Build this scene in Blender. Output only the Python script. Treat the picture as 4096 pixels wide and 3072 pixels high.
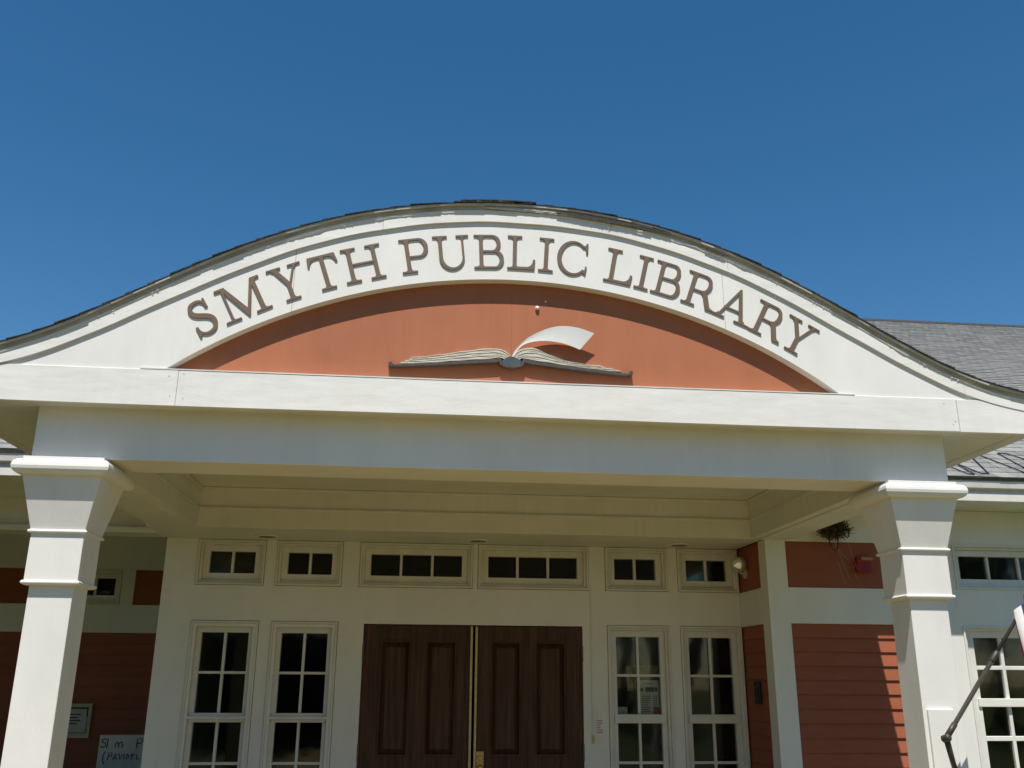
import bpy, bmesh, math, random
from math import sin, cos, pi, radians, hypot, atan2, sqrt
from mathutils import Vector, Matrix
from mathutils.geometry import delaunay_2d_cdt

for o in list(bpy.data.objects):
    bpy.data.objects.remove(o)
scene = bpy.context.scene
C = scene.collection
random.seed(7)

# ------------------------------------------------------------------ camera
def cam_axes(yaw, pitch, roll):
    f0 = Vector((sin(yaw), cos(yaw), 0)); r0 = Vector((cos(yaw), -sin(yaw), 0)); u0 = Vector((0, 0, 1))
    f = f0 * cos(pitch) + u0 * sin(pitch); u = u0 * cos(pitch) - f0 * sin(pitch)
    r = r0 * cos(roll) + u * sin(roll); u = u * cos(roll) - r0 * sin(roll)
    return r, u, f
r_, u_, f_ = cam_axes(radians(5.717), radians(17.507), radians(0.397))
cam_d = bpy.data.cameras.new('camera'); cam = bpy.data.objects.new('camera', cam_d); C.objects.link(cam)
cam_d.sensor_width = 36.0; cam_d.lens = 36.0 * 3728.6 / 4096.0; cam_d.clip_start = 0.05; cam_d.clip_end = 2000
M = Matrix((r_, u_, -f_)).transposed().to_4x4(); M.translation = Vector((0, 0, 1.70))
cam.matrix_world = M
scene.camera = cam

# ------------------------------------------------------------------ light
SUN = Vector((0.206, 1.0, -2.15)).normalized()          # direction the light travels
sun_el = math.asin(-SUN.z)
sun_az = atan2(-SUN.x, -SUN.y)                           # azimuth of the sun itself, from +Y towards +X
world = bpy.data.worlds.new('World'); scene.world = world; world.use_nodes = True
nt = world.node_tree; nt.nodes.clear()
sky = nt.nodes.new('ShaderNodeTexSky'); sky.sky_type = 'NISHITA'; sky.sun_disc = False
sky.sun_elevation = sun_el; sky.sun_rotation = sun_az
sky.altitude = 300; sky.air_density = 1.0; sky.dust_density = 0.2; sky.ozone_density = 1.0
bg = nt.nodes.new('ShaderNodeBackground'); bg.inputs['Strength'].default_value = 0.09
wo = nt.nodes.new('ShaderNodeOutputWorld')
hs_ = nt.nodes.new('ShaderNodeHueSaturation'); hs_.inputs['Hue'].default_value = 0.4955; hs_.inputs['Saturation'].default_value = 1.35   # a deep, polarised summer blue
nt.links.new(sky.outputs[0], hs_.inputs['Color']); nt.links.new(hs_.outputs[0], bg.inputs[0]); nt.links.new(bg.outputs[0], wo.inputs[0])
sd = bpy.data.lights.new('sun', 'SUN'); sd.energy = 5.0; sd.angle = radians(0.53); sd.color = (1.0, 0.955, 0.875)
so = bpy.data.objects.new('sun', sd); C.objects.link(so)
so.rotation_euler = SUN.to_track_quat('-Z', 'Y').to_euler(); so.location = (0, -10, 20)
scene.view_settings.view_transform = 'Standard'; scene.view_settings.look = 'None'
scene.view_settings.exposure = 0.3; scene.view_settings.gamma = 1.0
scene.view_settings.use_curve_mapping = False
scene.cycles.max_bounces = 10; scene.cycles.diffuse_bounces = 6; scene.cycles.transparent_max_bounces = 16

# ------------------------------------------------------------------ materials
def mat(name, col, rough=0.5, var=0.06, vscale=3.0, stretch=(1, 1, 1), bump=0.0, bscale=40.0, metal=0.0, spec=0.4,
        col2=None, rnd=0.0, wave=0.0, streak=0.0):
    m = bpy.data.materials.new(name); m.use_nodes = True
    n = m.node_tree.nodes; l = m.node_tree.links
    b = n['Principled BSDF']
    b.inputs['Roughness'].default_value = rough; b.inputs['Metallic'].default_value = metal
    b.inputs['Specular IOR Level'].default_value = spec
    tc = n.new('ShaderNodeTexCoord'); mp = n.new('ShaderNodeMapping'); mp.inputs['Scale'].default_value = stretch
    l.new(tc.outputs['Object'], mp.inputs[0])
    nz = n.new('ShaderNodeTexNoise'); nz.inputs['Scale'].default_value = vscale; nz.inputs['Detail'].default_value = 6
    nz.inputs['Roughness'].default_value = 0.62
    l.new(mp.outputs[0], nz.inputs['Vector'])
    rp = n.new('ShaderNodeValToRGB')
    c2 = col2 or tuple(c * (1 - 2 * var) for c in col)
    c1 = col if col2 else tuple(min(1, c * (1 + var)) for c in col)
    rp.color_ramp.elements[0].position = 0.30; rp.color_ramp.elements[0].color = (*c2, 1)
    rp.color_ramp.elements[1].position = 0.68; rp.color_ramp.elements[1].color = (*c1, 1)
    l.new(nz.outputs['Fac'], rp.inputs[0])
    out = rp.outputs[0]
    if streak:
        m2 = n.new('ShaderNodeMapping'); m2.inputs['Scale'].default_value = (9, 9, 0.8); l.new(tc.outputs['Object'], m2.inputs[0])
        sn = n.new('ShaderNodeTexNoise'); sn.inputs['Scale'].default_value = 1.6; sn.inputs['Detail'].default_value = 8; sn.inputs['Roughness'].default_value = 0.7
        l.new(m2.outputs[0], sn.inputs['Vector'])
        bl = n.new('ShaderNodeTexNoise'); bl.inputs['Scale'].default_value = 0.9; bl.inputs['Detail'].default_value = 3; l.new(tc.outputs['Object'], bl.inputs['Vector'])
        mu = n.new('ShaderNodeMath'); mu.operation = 'MULTIPLY'; l.new(sn.outputs['Fac'], mu.inputs[0]); l.new(bl.outputs['Fac'], mu.inputs[1])
        mr2 = n.new('ShaderNodeMapRange'); mr2.inputs['From Min'].default_value = 0.24; mr2.inputs['From Max'].default_value = 0.42; mr2.inputs['To Max'].default_value = streak
        l.new(mu.outputs[0], mr2.inputs['Value'])
        mxs = n.new('ShaderNodeMix'); mxs.data_type = 'RGBA'; mxs.blend_type = 'MULTIPLY'; l.new(mr2.outputs[0], mxs.inputs[0]); l.new(out, mxs.inputs[6])
        mxs.inputs[7].default_value = (0.62, 0.58, 0.50, 1); out = mxs.outputs[2]
    if rnd:
        oi = n.new('ShaderNodeObjectInfo'); mr = n.new('ShaderNodeMapRange')
        mr.inputs['To Min'].default_value = 1 - rnd; mr.inputs['To Max'].default_value = 1 + rnd
        l.new(oi.outputs['Random'], mr.inputs['Value'])
        hs = n.new('ShaderNodeHueSaturation'); l.new(mr.outputs[0], hs.inputs['Value']); l.new(out, hs.inputs['Color'])
        out = hs.outputs[0]
    l.new(out, b.inputs['Base Color'])
    if bump:
        bz = n.new('ShaderNodeTexNoise'); bz.inputs['Scale'].default_value = bscale; bz.inputs['Detail'].default_value = 5
        l.new(mp.outputs[0], bz.inputs['Vector'])
        bp = n.new('ShaderNodeBump'); bp.inputs['Strength'].default_value = bump; bp.inputs['Distance'].default_value = 0.004
        l.new(bz.outputs['Fac'], bp.inputs['Height'])
        if wave:
            wz = n.new('ShaderNodeTexNoise'); wz.inputs['Scale'].default_value = 2.2; wz.inputs['Detail'].default_value = 2
            l.new(mp.outputs[0], wz.inputs['Vector'])
            b2 = n.new('ShaderNodeBump'); b2.inputs['Strength'].default_value = wave; b2.inputs['Distance'].default_value = 0.03
            l.new(wz.outputs['Fac'], b2.inputs['Height']); l.new(b2.outputs[0], bp.inputs['Normal'])
        l.new(bp.outputs[0], b.inputs['Normal'])
    return m

MT = {}
MT['white'] = mat('white_paint', (0.745, 0.730, 0.693), 0.5, 0.035, 2.2, (1, 1, 0.5), 0.16, 55, wave=0.08, spec=0.3, streak=0.09)
MT['white_sign'] = mat('white_sheet_paint', (0.765, 0.750, 0.712), 0.45, 0.03, 3.0, (1, 1, 0.6), 0.10, 45, wave=0.14, spec=0.3, streak=0.10)
MT['white_fascia'] = mat('white_wrap_paint', (0.755, 0.740, 0.702), 0.42, 0.035, 1.6, (1, 1, 3.0), 0.12, 30, wave=0.20, spec=0.35, rnd=0.02, streak=0.09)
MT['white_trim'] = mat('white_trim_paint', (0.705, 0.690, 0.645), 0.45, 0.05, 6.0, (1, 1, 1), 0.10, 60, spec=0.35, streak=0.20)
MT['ceiling'] = mat('ceiling_paint', (0.72, 0.705, 0.65), 0.6, 0.05, 1.8, (1, 1, 1), 0.12, 40, spec=0.2, streak=0.15)
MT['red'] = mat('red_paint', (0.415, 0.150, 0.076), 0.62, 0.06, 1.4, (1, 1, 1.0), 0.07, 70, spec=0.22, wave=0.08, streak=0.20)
MT['red_shaded'] = mat('red_paint_shade', (0.31, 0.096, 0.050), 0.6, 0.07, 2.0, (1, 1, 3), 0.25, 60, spec=0.2, rnd=0.05)  # same red as the tympanum, with the walls' shade darkened into the colour
MT['bronze'] = mat('brown_letter_paint', (0.165, 0.112, 0.074), 0.45, 0.06, 14, (1, 1, 1), 0.12, 90, spec=0.4)
MT['cover'] = mat('book_cover_paint', (0.082, 0.068, 0.058), 0.6, 0.15, 25, (1, 1, 1), 0.3, 120, spec=0.3)
MT['page'] = mat('book_page_paint', (0.57, 0.535, 0.45), 0.6, 0.12, 18, (1, 1, 6), 0.3, 90, spec=0.25)
MT['page_dark'] = mat('book_page_groove', (0.20, 0.165, 0.115), 0.7, 0.15, 18, (1, 1, 4), 0.3, 90, spec=0.2)
MT['page_white'] = mat('loose_page_paint', (0.71, 0.70, 0.675), 0.4, 0.02, 6, (1, 1, 1), 0.04, 60)
MT['spine'] = mat('book_spine_metal', (0.16, 0.17, 0.17), 0.35, 0.15, 20, (1, 1, 1), 0.1, 60, metal=0.6)
MT['shingle'] = mat('asphalt_shingle', (0.058, 0.056, 0.056), 0.95, 0.35, 60, (1, 1, 1), 0.9, 260, spec=0.15, rnd=0.2)
MT['shingle_gray'] = mat('gray_asphalt_shingle', (0.245, 0.244, 0.236), 0.95, 0.16, 45, (1, 1, 1), 0.8, 240, spec=0.15, rnd=0.2)
MT['metal'] = mat('drip_edge_metal', (0.52, 0.50, 0.46), 0.4, 0.08, 12, (1, 1, 1), 0.15, 60, metal=0.0, spec=0.5)
MT['tan_trim'] = mat('tan_brown_trim', (0.46, 0.42, 0.34), 0.6, 0.15, 8, (1, 1, 1), 0.2, 60)  # tan-brown, darker than the white rake board
MT['flash'] = mat('flashing_metal', (0.70, 0.69, 0.65), 0.35, 0.05, 10, (1, 1, 1), 0.25, 30, spec=0.6)
MT['tar'] = mat('torn_black_mesh', (0.03, 0.029, 0.03), 0.8, 0.3, 40, (1, 1, 1), 0.5, 120)
MT['door'] = mat('dark_door_wood', (0.082, 0.036, 0.019), 0.5, 0.32, 3.2, (11, 11, 0.55), 0.3, 26, spec=0.25)
MT['brass'] = mat('brass', (0.50, 0.36, 0.14), 0.38, 0.12, 30, (1, 1, 1), 0.15, 80, metal=0.85)
MT['strip'] = mat('brass_weatherstrip', (0.62, 0.50, 0.22), 0.45, 0.1, 30, (1, 1, 1), 0.1, 80, metal=0.15)
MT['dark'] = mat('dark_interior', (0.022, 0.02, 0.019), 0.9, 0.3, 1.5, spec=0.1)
MT['hinge'] = mat('hinge_metal', (0.13, 0.11, 0.075), 0.45, 0.15, 30, metal=0.6)
MT['lens'] = mat('frosted_lens', (0.17, 0.14, 0.10), 0.4, 0.05, 12)
MT['lamp_glass'] = mat('lamp_reflector', (0.80, 0.79, 0.76), 0.16, 0.04, 20, metal=0.75)
MT['lamp_body'] = mat('lamp_body_paint', (0.46, 0.40, 0.30), 0.45, 0.1, 20, bump=0.1)
MT['alarm_red'] = mat('alarm_red_plastic', (0.36, 0.011, 0.016), 0.4, 0.08, 20, bump=0.05)
MT['alarm_yellow'] = mat('alarm_strobe_lens', (0.42, 0.22, 0.04), 0.3, 0.08, 20)
MT['black'] = mat('black_plastic', (0.02, 0.021, 0.022), 0.45, 0.2, 30, bump=0.1)
MT['nest'] = mat('dry_straw', (0.16, 0.115, 0.05), 0.9, 0.4, 30, spec=0.1)
MT['nest_green'] = mat('mossy_straw', (0.055, 0.052, 0.030), 0.9, 0.4, 30, spec=0.1)
MT['web'] = mat('cobweb_thread', (0.5, 0.5, 0.48), 0.9, 0.05, 10)
MT['cable'] = mat('black_cable', (0.022, 0.022, 0.024), 0.6, 0.2, 30)
MT['pole'] = mat('pole_brown_metal', (0.045, 0.037, 0.030), 0.45, 0.15, 20, bump=0.1, spec=0.4)
MT['paper'] = mat('white_paper', (0.74, 0.74, 0.72), 0.7, 0.03, 6)
MT['ink'] = mat('dark_ink', (0.035, 0.035, 0.045), 0.7, 0.1, 10)
MT['red_print'] = mat('red_print', (0.55, 0.02, 0.02), 0.6, 0.05, 10)
MT['pink_print'] = mat('faded_red_print', (0.58, 0.27, 0.20), 0.7, 0.1, 40)
MT['yellow_print'] = mat('yellow_print', (0.30, 0.27, 0.05), 0.7, 0.3, 25)
MT['green_print'] = mat('mottled_print', (0.22, 0.22, 0.15), 0.7, 0.5, 30)
MT['tan_frame'] = mat('tan_frame_wood', (0.55, 0.47, 0.26), 0.5, 0.1, 10, bump=0.1)
MT['notice'] = mat('aged_paper', (0.52, 0.50, 0.43), 0.7, 0.1, 8)
MT['bin'] = mat('pale_blue_plastic', (0.36, 0.40, 0.48), 0.4, 0.06, 5)
MT['ground'] = mat('lawn', (0.105, 0.105, 0.036), 0.95, 0.3, 0.8, bump=0.6, bscale=20, spec=0.1, col2=(0.06, 0.085, 0.03))
MT['pave'] = mat('brown_pavers', (0.255, 0.190, 0.078), 0.85, 0.12, 1.2, bump=0.4, bscale=30, spec=0.2)
MT['leaf'] = mat('tree_leaf', (0.065, 0.11, 0.03), 0.6, 0.35, 0.9, spec=0.3)
MT['bark'] = mat('tree_bark', (0.10, 0.075, 0.055), 0.9, 0.3, 6, (1, 1, 0.2), 0.8, 14)
MT['added_hedge'] = mat('hedge_leaf', (0.040, 0.062, 0.020), 0.7, 0.4, 1.5, spec=0.25)
MT['flag_white'] = mat('flag_white_cloth', (0.78, 0.77, 0.76), 0.85, 0.03, 8, bump=0.1)
MT['flag_red'] = mat('flag_red_cloth', (0.46, 0.035, 0.075), 0.85, 0.08, 8, bump=0.1)
MT['flag_blue'] = mat('flag_blue_cloth', (0.05, 0.045, 0.17), 0.85, 0.08, 8, bump=0.1)

def glass_mat():
    m = bpy.data.materials.new('window_glass'); m.use_nodes = True
    n = m.node_tree.nodes; l = m.node_tree.links; n.clear()
    out = n.new('ShaderNodeOutputMaterial'); mx = n.new('ShaderNodeMixShader')
    tr = n.new('ShaderNodeBsdfTransparent'); tr.inputs[0].default_value = (0.82, 0.85, 0.83, 1)
    gl = n.new('ShaderNodeBsdfGlossy'); gl.inputs['Roughness'].default_value = 0.05
    fr = n.new('ShaderNodeFresnel'); fr.inputs['IOR'].default_value = 1.5
    tc = n.new('ShaderNodeTexCoord'); nz = n.new('ShaderNodeTexNoise'); nz.inputs['Scale'].default_value = 3.5
    bp = n.new('ShaderNodeBump'); bp.inputs['Strength'].default_value = 0.12; bp.inputs['Distance'].default_value = 0.01
    l.new(tc.outputs['Object'], nz.inputs['Vector']); l.new(nz.outputs['Fac'], bp.inputs['Height'])
    l.new(bp.outputs[0], gl.inputs['Normal']); l.new(fr.outputs[0], mx.inputs[0])
    l.new(tr.outputs[0], mx.inputs[1]); l.new(gl.outputs[0], mx.inputs[2]); l.new(mx.outputs[0], out.inputs[0])
    return m
MT['glass'] = glass_mat()
MT['crystal'] = mat('cut_crystal', (0.86, 0.82, 0.80), 0.12, 0.05, 60, spec=0.8)

# ------------------------------------------------------------------ helpers
ORG = {}
def thing(name, label, cat, loc=(0, 0, 0), group=None):
    o = bpy.data.objects.new(name, None); C.objects.link(o); o.location = loc; o.empty_display_size = 0.2
    o['label'] = label; o['category'] = cat
    if group: o['group'] = group
    ORG[o.name] = Vector(loc)
    return o
def tag(o, label, cat, group=None):
    o['label'] = label; o['category'] = cat
    if group: o['group'] = group
    return o
def obj(name, me, m, parent=None, org=None, smooth=False, label=None, kind=None):
    """link a mesh whose vertices are in world coordinates as one object"""
    if parent is not None:
        base = ORG[parent.name]
    else:
        base = Vector(org or (0, 0, 0))
    if base.length: me.transform(Matrix.Translation(-base))
    mats = m if isinstance(m, (list, tuple)) else [m]
    for k in mats: me.materials.append(MT[k])
    o = bpy.data.objects.new(name, me); C.objects.link(o)
    if parent is not None: o.parent = parent
    else: o.location = base
    ORG[o.name] = base
    if smooth:
        for p in me.polygons: p.use_smooth = True
    if label: o['label'] = label
    if kind: o['kind'] = kind
    return o
def copy_part(o, dx, parent=None):
    c = o.copy(); C.objects.link(c); c.location = o.location + Vector(dx)
    if parent is not None: c.parent = parent
    ORG[c.name] = ORG[o.name]
    return c

class MB:
    def __init__(s): s.v = []; s.f = []; s.mi = []; s.cur = 0
    def add(s, vs, fs):
        k = len(s.v); s.v += [tuple(v) for v in vs]; s.f += [tuple(i + k for i in f) for f in fs]; s.mi += [s.cur] * len(fs); return s
    def box(s, x0, x1, y0, y1, z0, z1):
        vs = [(x0, y0, z0), (x1, y0, z0), (x1, y1, z0), (x0, y1, z0), (x0, y0, z1), (x1, y0, z1), (x1, y1, z1), (x0, y1, z1)]
        return s.add(vs, [(0, 3, 2, 1), (4, 5, 6, 7), (0, 1, 5, 4), (1, 2, 6, 5), (2, 3, 7, 6), (3, 0, 4, 7)])
    def ring(s, X0, X1, Z0, Z1, w, y0, y1):
        """rectangular picture-frame ring, w wide inwards (w may be l,r,b,t)"""
        l, r, b, t = (w, w, w, w) if not isinstance(w, tuple) else w
        o = [(X0, Z0), (X1, Z0), (X1, Z1), (X0, Z1)]; i = [(X0 + l, Z0 + b), (X1 - r, Z0 + b), (X1 - r, Z1 - t), (X0 + l, Z1 - t)]
        vs = [(x, y0, z) for x, z in o] + [(x, y0, z) for x, z in i] + [(x, y1, z) for x, z in o] + [(x, y1, z) for x, z in i]
        fs = []
        for k in range(4):
            j = (k + 1) % 4
            fs += [(k, j, 4 + j, 4 + k), (8 + j, 8 + k, 12 + k, 12 + j), (j, k, 8 + k, 8 + j), (4 + k, 4 + j, 12 + j, 12 + k)]
        return s.add(vs, fs)
    def strip(s, xs, zlo, zhi, y0, y1):
        """prism between two curves z=zlo(x), z=zhi(x), from y0 (front) to y1 (back)"""
        n = len(xs); vs = []
        for x in xs:
            a, b = zlo(x), zhi(x)
            vs += [(x, y0, a), (x, y0, b), (x, y1, a), (x, y1, b)]
        fs = []
        for i in range(n - 1):
            a, b = 4 * i, 4 * i + 4
            fs += [(a, b, b + 1, a + 1), (a + 2, a + 3, b + 3, b + 2), (a, a + 2, b + 2, b), (a + 1, b + 1, b + 3, a + 3)]
        fs += [(0, 1, 3, 2), (4 * n - 4, 4 * n - 2, 4 * n - 1, 4 * n - 3)]
        return s.add(vs, fs)
    def poly(s, pts, y0, y1):
        """extruded polygon in the XZ plane (simple, any shape)"""
        tri = tri_union([pts])
        return s.shape2d(tri[0], tri[1], y0, y1)
    def shape2d(s, V, T, y0, y1):
        n = len(V); vs = [(x, y0, z) for x, z in V] + [(x, y1, z) for x, z in V]; fs = []
        cnt = {}
        for t in T:
            a, b, c = t
            area = (V[b][0] - V[a][0]) * (V[c][1] - V[a][1]) - (V[b][1] - V[a][1]) * (V[c][0] - V[a][0])
            if area < 0: t = (a, c, b)
            fs.append(tuple(t)); fs.append(tuple(n + i for i in reversed(t)))
            for i in range(3):
                e = (t[i], t[(i + 1) % 3]); cnt[e] = cnt.get(e, 0) + 1
        for (a, b) in list(cnt):
            if (b, a) not in cnt: fs.append((b, a, n + a, n + b))
        return s.add(vs, fs)
    def tube(s, pts, r, n=8, cap=True):
        pts = [Vector(p) for p in pts]; R = r if isinstance(r, (list, tuple)) else [r] * len(pts)
        vs = []; fs = []
        for i, p in enumerate(pts):
            d = (pts[min(i + 1, len(pts) - 1)] - pts[max(i - 1, 0)]).normalized()
            a = d.orthogonal().normalized() if i == 0 else (a - d * a.dot(d)).normalized()
            b = d.cross(a)
            for k in range(n):
                t = 2 * pi * k / n; vs.append(p + (a * cos(t) + b * sin(t)) * R[i])
        for i in range(len(pts) - 1):
            for k in range(n):
                j = (k + 1) % n; fs.append((i * n + k, i * n + j, i * n + n + j, i * n + n + k))
        if cap: fs += [tuple(range(n))[::-1], tuple(range((len(pts) - 1) * n, len(pts) * n))]
        return s.add(vs, fs)
    def lathe(s, prof, axis_p, axis_d, n=24):
        """prof: list of (distance along axis, radius)"""
        d = Vector(axis_d).normalized(); a = d.orthogonal().normalized(); b = d.cross(a); p0 = Vector(axis_p); vs = []; fs = []
        for (h, r) in prof:
            for k in range(n):
                t = 2 * pi * k / n; vs.append(p0 + d * h + (a * cos(t) + b * sin(t)) * r)
        for i in range(len(prof) - 1):
            for k in range(n):
                j = (k + 1) % n; fs.append((i * n + k, i * n + j, i * n + n + j, i * n + n + k))
        fs += [tuple(range(n))[::-1], tuple(range((len(prof) - 1) * n, len(prof) * n))]
        return s.add(vs, fs)
    def mesh(s, bevel=0.0, seg=2):
        me = bpy.data.meshes.new('m'); me.from_pydata(s.v, [], s.f)
        for p, k in zip(me.polygons, s.mi): p.material_index = k
        bm = bmesh.new(); bm.from_mesh(me)
        bmesh.ops.recalc_face_normals(bm, faces=bm.faces)
        if bevel:
            es = [e for e in bm.edges if len(e.link_faces) == 2 and e.calc_face_angle(0) > 0.6]
            bmesh.ops.bevel(bm, geom=es, offset=bevel, segments=seg, profile=0.5, affect='EDGES', clamp_overlap=True)
        bm.to_mesh(me); bm.free(); me.update()
        return me

def tri_union(polys):
    V = []; F = []
    for p in polys:
        q = []
        for a in p:
            if not q or hypot(a[0] - q[-1][0], a[1] - q[-1][1]) > 1e-5: q.append(a)
        if hypot(q[0][0] - q[-1][0], q[0][1] - q[-1][1]) < 1e-5: q.pop()
        if sum(q[i - 1][0] * q[i][1] - q[i][0] * q[i - 1][1] for i in range(len(q))) < 0: q = q[::-1]
        p = q; k = len(V); V += [Vector(q) for q in p]; F.append(list(range(k, k + len(p))))
    v, e, f, ov, oe, of = delaunay_2d_cdt(V, [], F, 0, 1e-6)
    T = [tuple(f[i]) for i in range(len(f)) if len(of[i])]
    return [(q.x, q.y) for q in v], T

def lerp(a, b, t): return a + (b - a) * t
def frange(a, b, n): return [a + (b - a) * i / n for i in range(n + 1)]
def catmull(tab):
    def f(x):
        x = abs(x); h = tab[1][0] - tab[0][0]; n = len(tab); i = min(int(x / h), n - 2); t = x / h - i
        p1, p2 = tab[i][1], tab[i + 1][1]
        p0 = tab[i - 1][1] if i > 0 else tab[1][1]
        p3 = tab[i + 2][1] if i + 2 < n else 2 * p2 - p1
        return 0.5 * (2 * p1 + (p2 - p0) * t + (2 * p0 - 5 * p1 + 4 * p2 - p3) * t * t + (3 * p1 - p0 - 3 * p2 + p3) * t ** 3)
    return f

# ------------------------------------------------------------------ key dimensions (metres)
XC = 0.502                     # centre line of the entrance
YB, YO, YL = 8.026, 7.35, 10.45   # door wall, outer wall (right), deep porch wall (left)
YF, YP, YS = 5.02, 4.878, 4.885   # frieze, fascia board, sign face
ZB = 2.79                      # underside of beams
YE = 6.88                      # building eave
CIRC_Z, CIRC_R = 0.7025, 3.171 # arch of the tympanum
groove = catmull([(i * .25, z) for i, z in enumerate([4.2295, 4.2207, 4.1936, 4.1465, 4.0776, 3.9855, 3.8713, 3.7391, 3.5972, 3.4577, 3.3353, 3.2439, 3.1907, 3.152])])
rooft = catmull([(i * .25, z) for i, z in enumerate([4.3397, 4.3313, 4.3055, 4.2608, 4.1954, 4.1077, 3.998, 3.8689, 3.7269, 3.5826, 3.4512, 3.3538, 3.294, 3.250])])
G = lambda x: groove(x - XC)
RT = lambda x: rooft(x - XC)
ARC = lambda x: CIRC_Z + sqrt(max(CIRC_R ** 2 - (x - XC) ** 2, 0))

# ================================================================== setting
me = MB().add([(-300, -300, 0), (300, -300, 0), (300, 300, 0), (-300, 300, 0)], [(0, 1, 2, 3)]).mesh()
o = obj('ground', me, 'ground'); o['kind'] = 'structure'
me = MB().box(-2.6, 3.6, -7.5, 7.3, -0.1, 0.03).mesh()
o = obj('pavement', me, 'pave'); o['kind'] = 'structure'

# ================================================================== portico
P = thing('entrance_portico', 'white arched entrance portico on two square columns with red tympanum', 'portico', (XC, 5.2, 0))
# frieze and beams
obj('frieze_beam', MB().box(XC - 2.537, XC + 2.537, YF, 5.34, ZB, 3.078).mesh(0.003), 'white', P)
for s in (-1, 1):
    a, b = XC + s * 2.19, XC + s * 2.535
    obj('side_beam', MB().box(min(a, b), max(a, b), 5.342, YO - 0.003, ZB + 0.001, 3.16).mesh(0.003), 'ceiling', P)
    a, b = XC + s * 2.255, XC + s * 2.475
    obj('beam_soffit_board', MB().box(min(a, b), max(a, b), 5.36, YO - 0.01, ZB - 0.008, ZB + 0.02).mesh(0.002), 'ceiling', P)
    a, b = XC + s * 2.174, XC + s * 2.192
    obj('beam_molding', MB().box(min(a, b), max(a, b), 5.345, YO - 0.022, 2.925, 2.945).mesh(0.004), 'white_trim', P)
    a, b = XC + s * 2.160, XC + s * 2.192
    obj('crown_molding', MB().box(min(a, b), max(a, b), 5.345, YO - 0.034, 3.077, 3.099).mesh(0.006), 'white_trim', P)
obj('back_beam', MB().box(-2.065, 2.798, YO, YB + 0.10, ZB, 3.16).mesh(0.003), 'ceiling', P)
obj('beam_molding', MB().box(XC - 2.174, XC + 2.174, YO - 0.018, YO + 0.01, 2.925, 2.945).mesh(0.004), 'white_trim', P)
obj('crown_molding', MB().box(XC - 2.16, XC + 2.16, YO - 0.03, YO + 0.01, 3.077, 3.099).mesh(0.006), 'white_trim', P)
obj('porch_ceiling', MB().box(XC - 2.21, XC + 2.21, 5.30, YO + 0.05, 3.10, 3.15).mesh(), 'ceiling', P)
obj('beam_molding', MB().box(XC - 2.19, XC + 2.19, 5.338, 5.352, ZB + 0.004, ZB + 0.03).mesh(0.003), 'white_trim', P)
# soffit behind the fascia
obj('soffit', MB().box(XC - 2.97, XC + 2.97, YP + 0.02, 5.06, 3.072, 3.09).mesh(), 'white_trim', P)
for s in (-1, 1):
    a, b = XC + s * 2.53, XC + s * 2.97
    obj('soffit', MB().box(min(a, b), max(a, b), 5.062, YE + 0.3, 3.072, 3.09).mesh(), 'ceiling', P)
    a, b = XC + s * 2.922, XC + s * 2.934
    obj('eave_fascia', MB().box(min(a, b), max(a, b), 4.905, YE + 0.25, 3.078, 3.24).mesh(0.002), 'white_trim', P)
    a, b = XC + s * 2.948, XC + s * 3.044
    obj('gutter', MB().box(min(a, b), max(a, b), 4.912, YE + 0.1, 3.064, 3.178).mesh(0.012), 'white_trim', P)
    a, b = XC + s * 3.026, XC + s * 3.048
    obj('gutter_lip', MB().box(min(a, b), max(a, b), 4.91, YE + 0.1, 3.179, 3.190).mesh(0.003), 'white_trim', P)

# fascia boards (three lengths butted together)
for k, (a, b, dz, dy) in enumerate([(XC - 3.04, -1.299, 0.0, 0.0), (-1.2975, 3.066, 0.0, 0.0005), (3.0675, XC + 3.04, -0.004, -0.003)]):
    m = MB(); n = max(2, int((b - a) / 0.12)); xs = frange(a, b, n)
    m.strip(xs, lambda x: 3.061 + dz + 0.0022 * sin(x * 1.9 + 1) - 0.004 * (1 - ((x - XC) / 3) ** 2), lambda x: 3.2565 + dz - 0.004 * (1 - ((x - XC) / 3) ** 2), YP + dy, YP + 0.025)
    obj('fascia_board', m.mesh(0.0015, 1), 'white_fascia', P)
m = MB().strip(frange(-1.50, 2.46, 20), lambda x: 3.2585 - 0.004 * (1 - ((x - XC) / 3) ** 2), lambda x: 3.265 - 0.004 * (1 - ((x - XC) / 3) ** 2), YP - 0.0015, 4.96)
obj('drip_cap', m.mesh(), 'white_trim', P)
# nail heads in the fascia
m = MB()
for (x, z) in [(-1.27, 3.235), (-1.33, 3.11), (-1.26, 3.10), (-1.345, 3.22), (3.03, 3.10), (2.99, 3.225), (3.045, 3.12), (3.09, 3.20)]:
    m.lathe([(0, 0.0022), (0.0015, 0.0018)], (x, YP - 0.0005, z), (0, -1, 0), 8)
obj('nail_heads', m.mesh(), 'hinge', P)['kind'] = 'stuff'

# tympanum, two sheets with a seam
for a, b in ((XC - 1.90, 0.4900), (0.4906, XC + 1.90)):
    obj('tympanum_panel', MB().strip(frange(a, b, 40), lambda x: 3.20, lambda x: ARC(x) + 0.03, 4.944, 4.985).mesh(), 'red', P)
# sign face, three sheets
def sign_lo(x):
    return max(3.2525, ARC(x) if abs(x - XC) < 1.87 else 3.2525)
BX = XC + 1.8622
segs = [(XC - 2.80, -0.7375), (-0.7355, 1.7245), (1.7265, XC + 2.80)]
for a, b in segs:
    xs = sorted(set(frange(a, b, 90) + [x for x in (XC - 1.8622, XC + 1.8622) if a < x < b]))
    obj('arch_sign_board', MB().strip(xs, sign_lo, lambda x: max(G(x) + 0.02, sign_lo(x) + 0.002), YS, 4.95).mesh(), 'white_sign', P)
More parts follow.
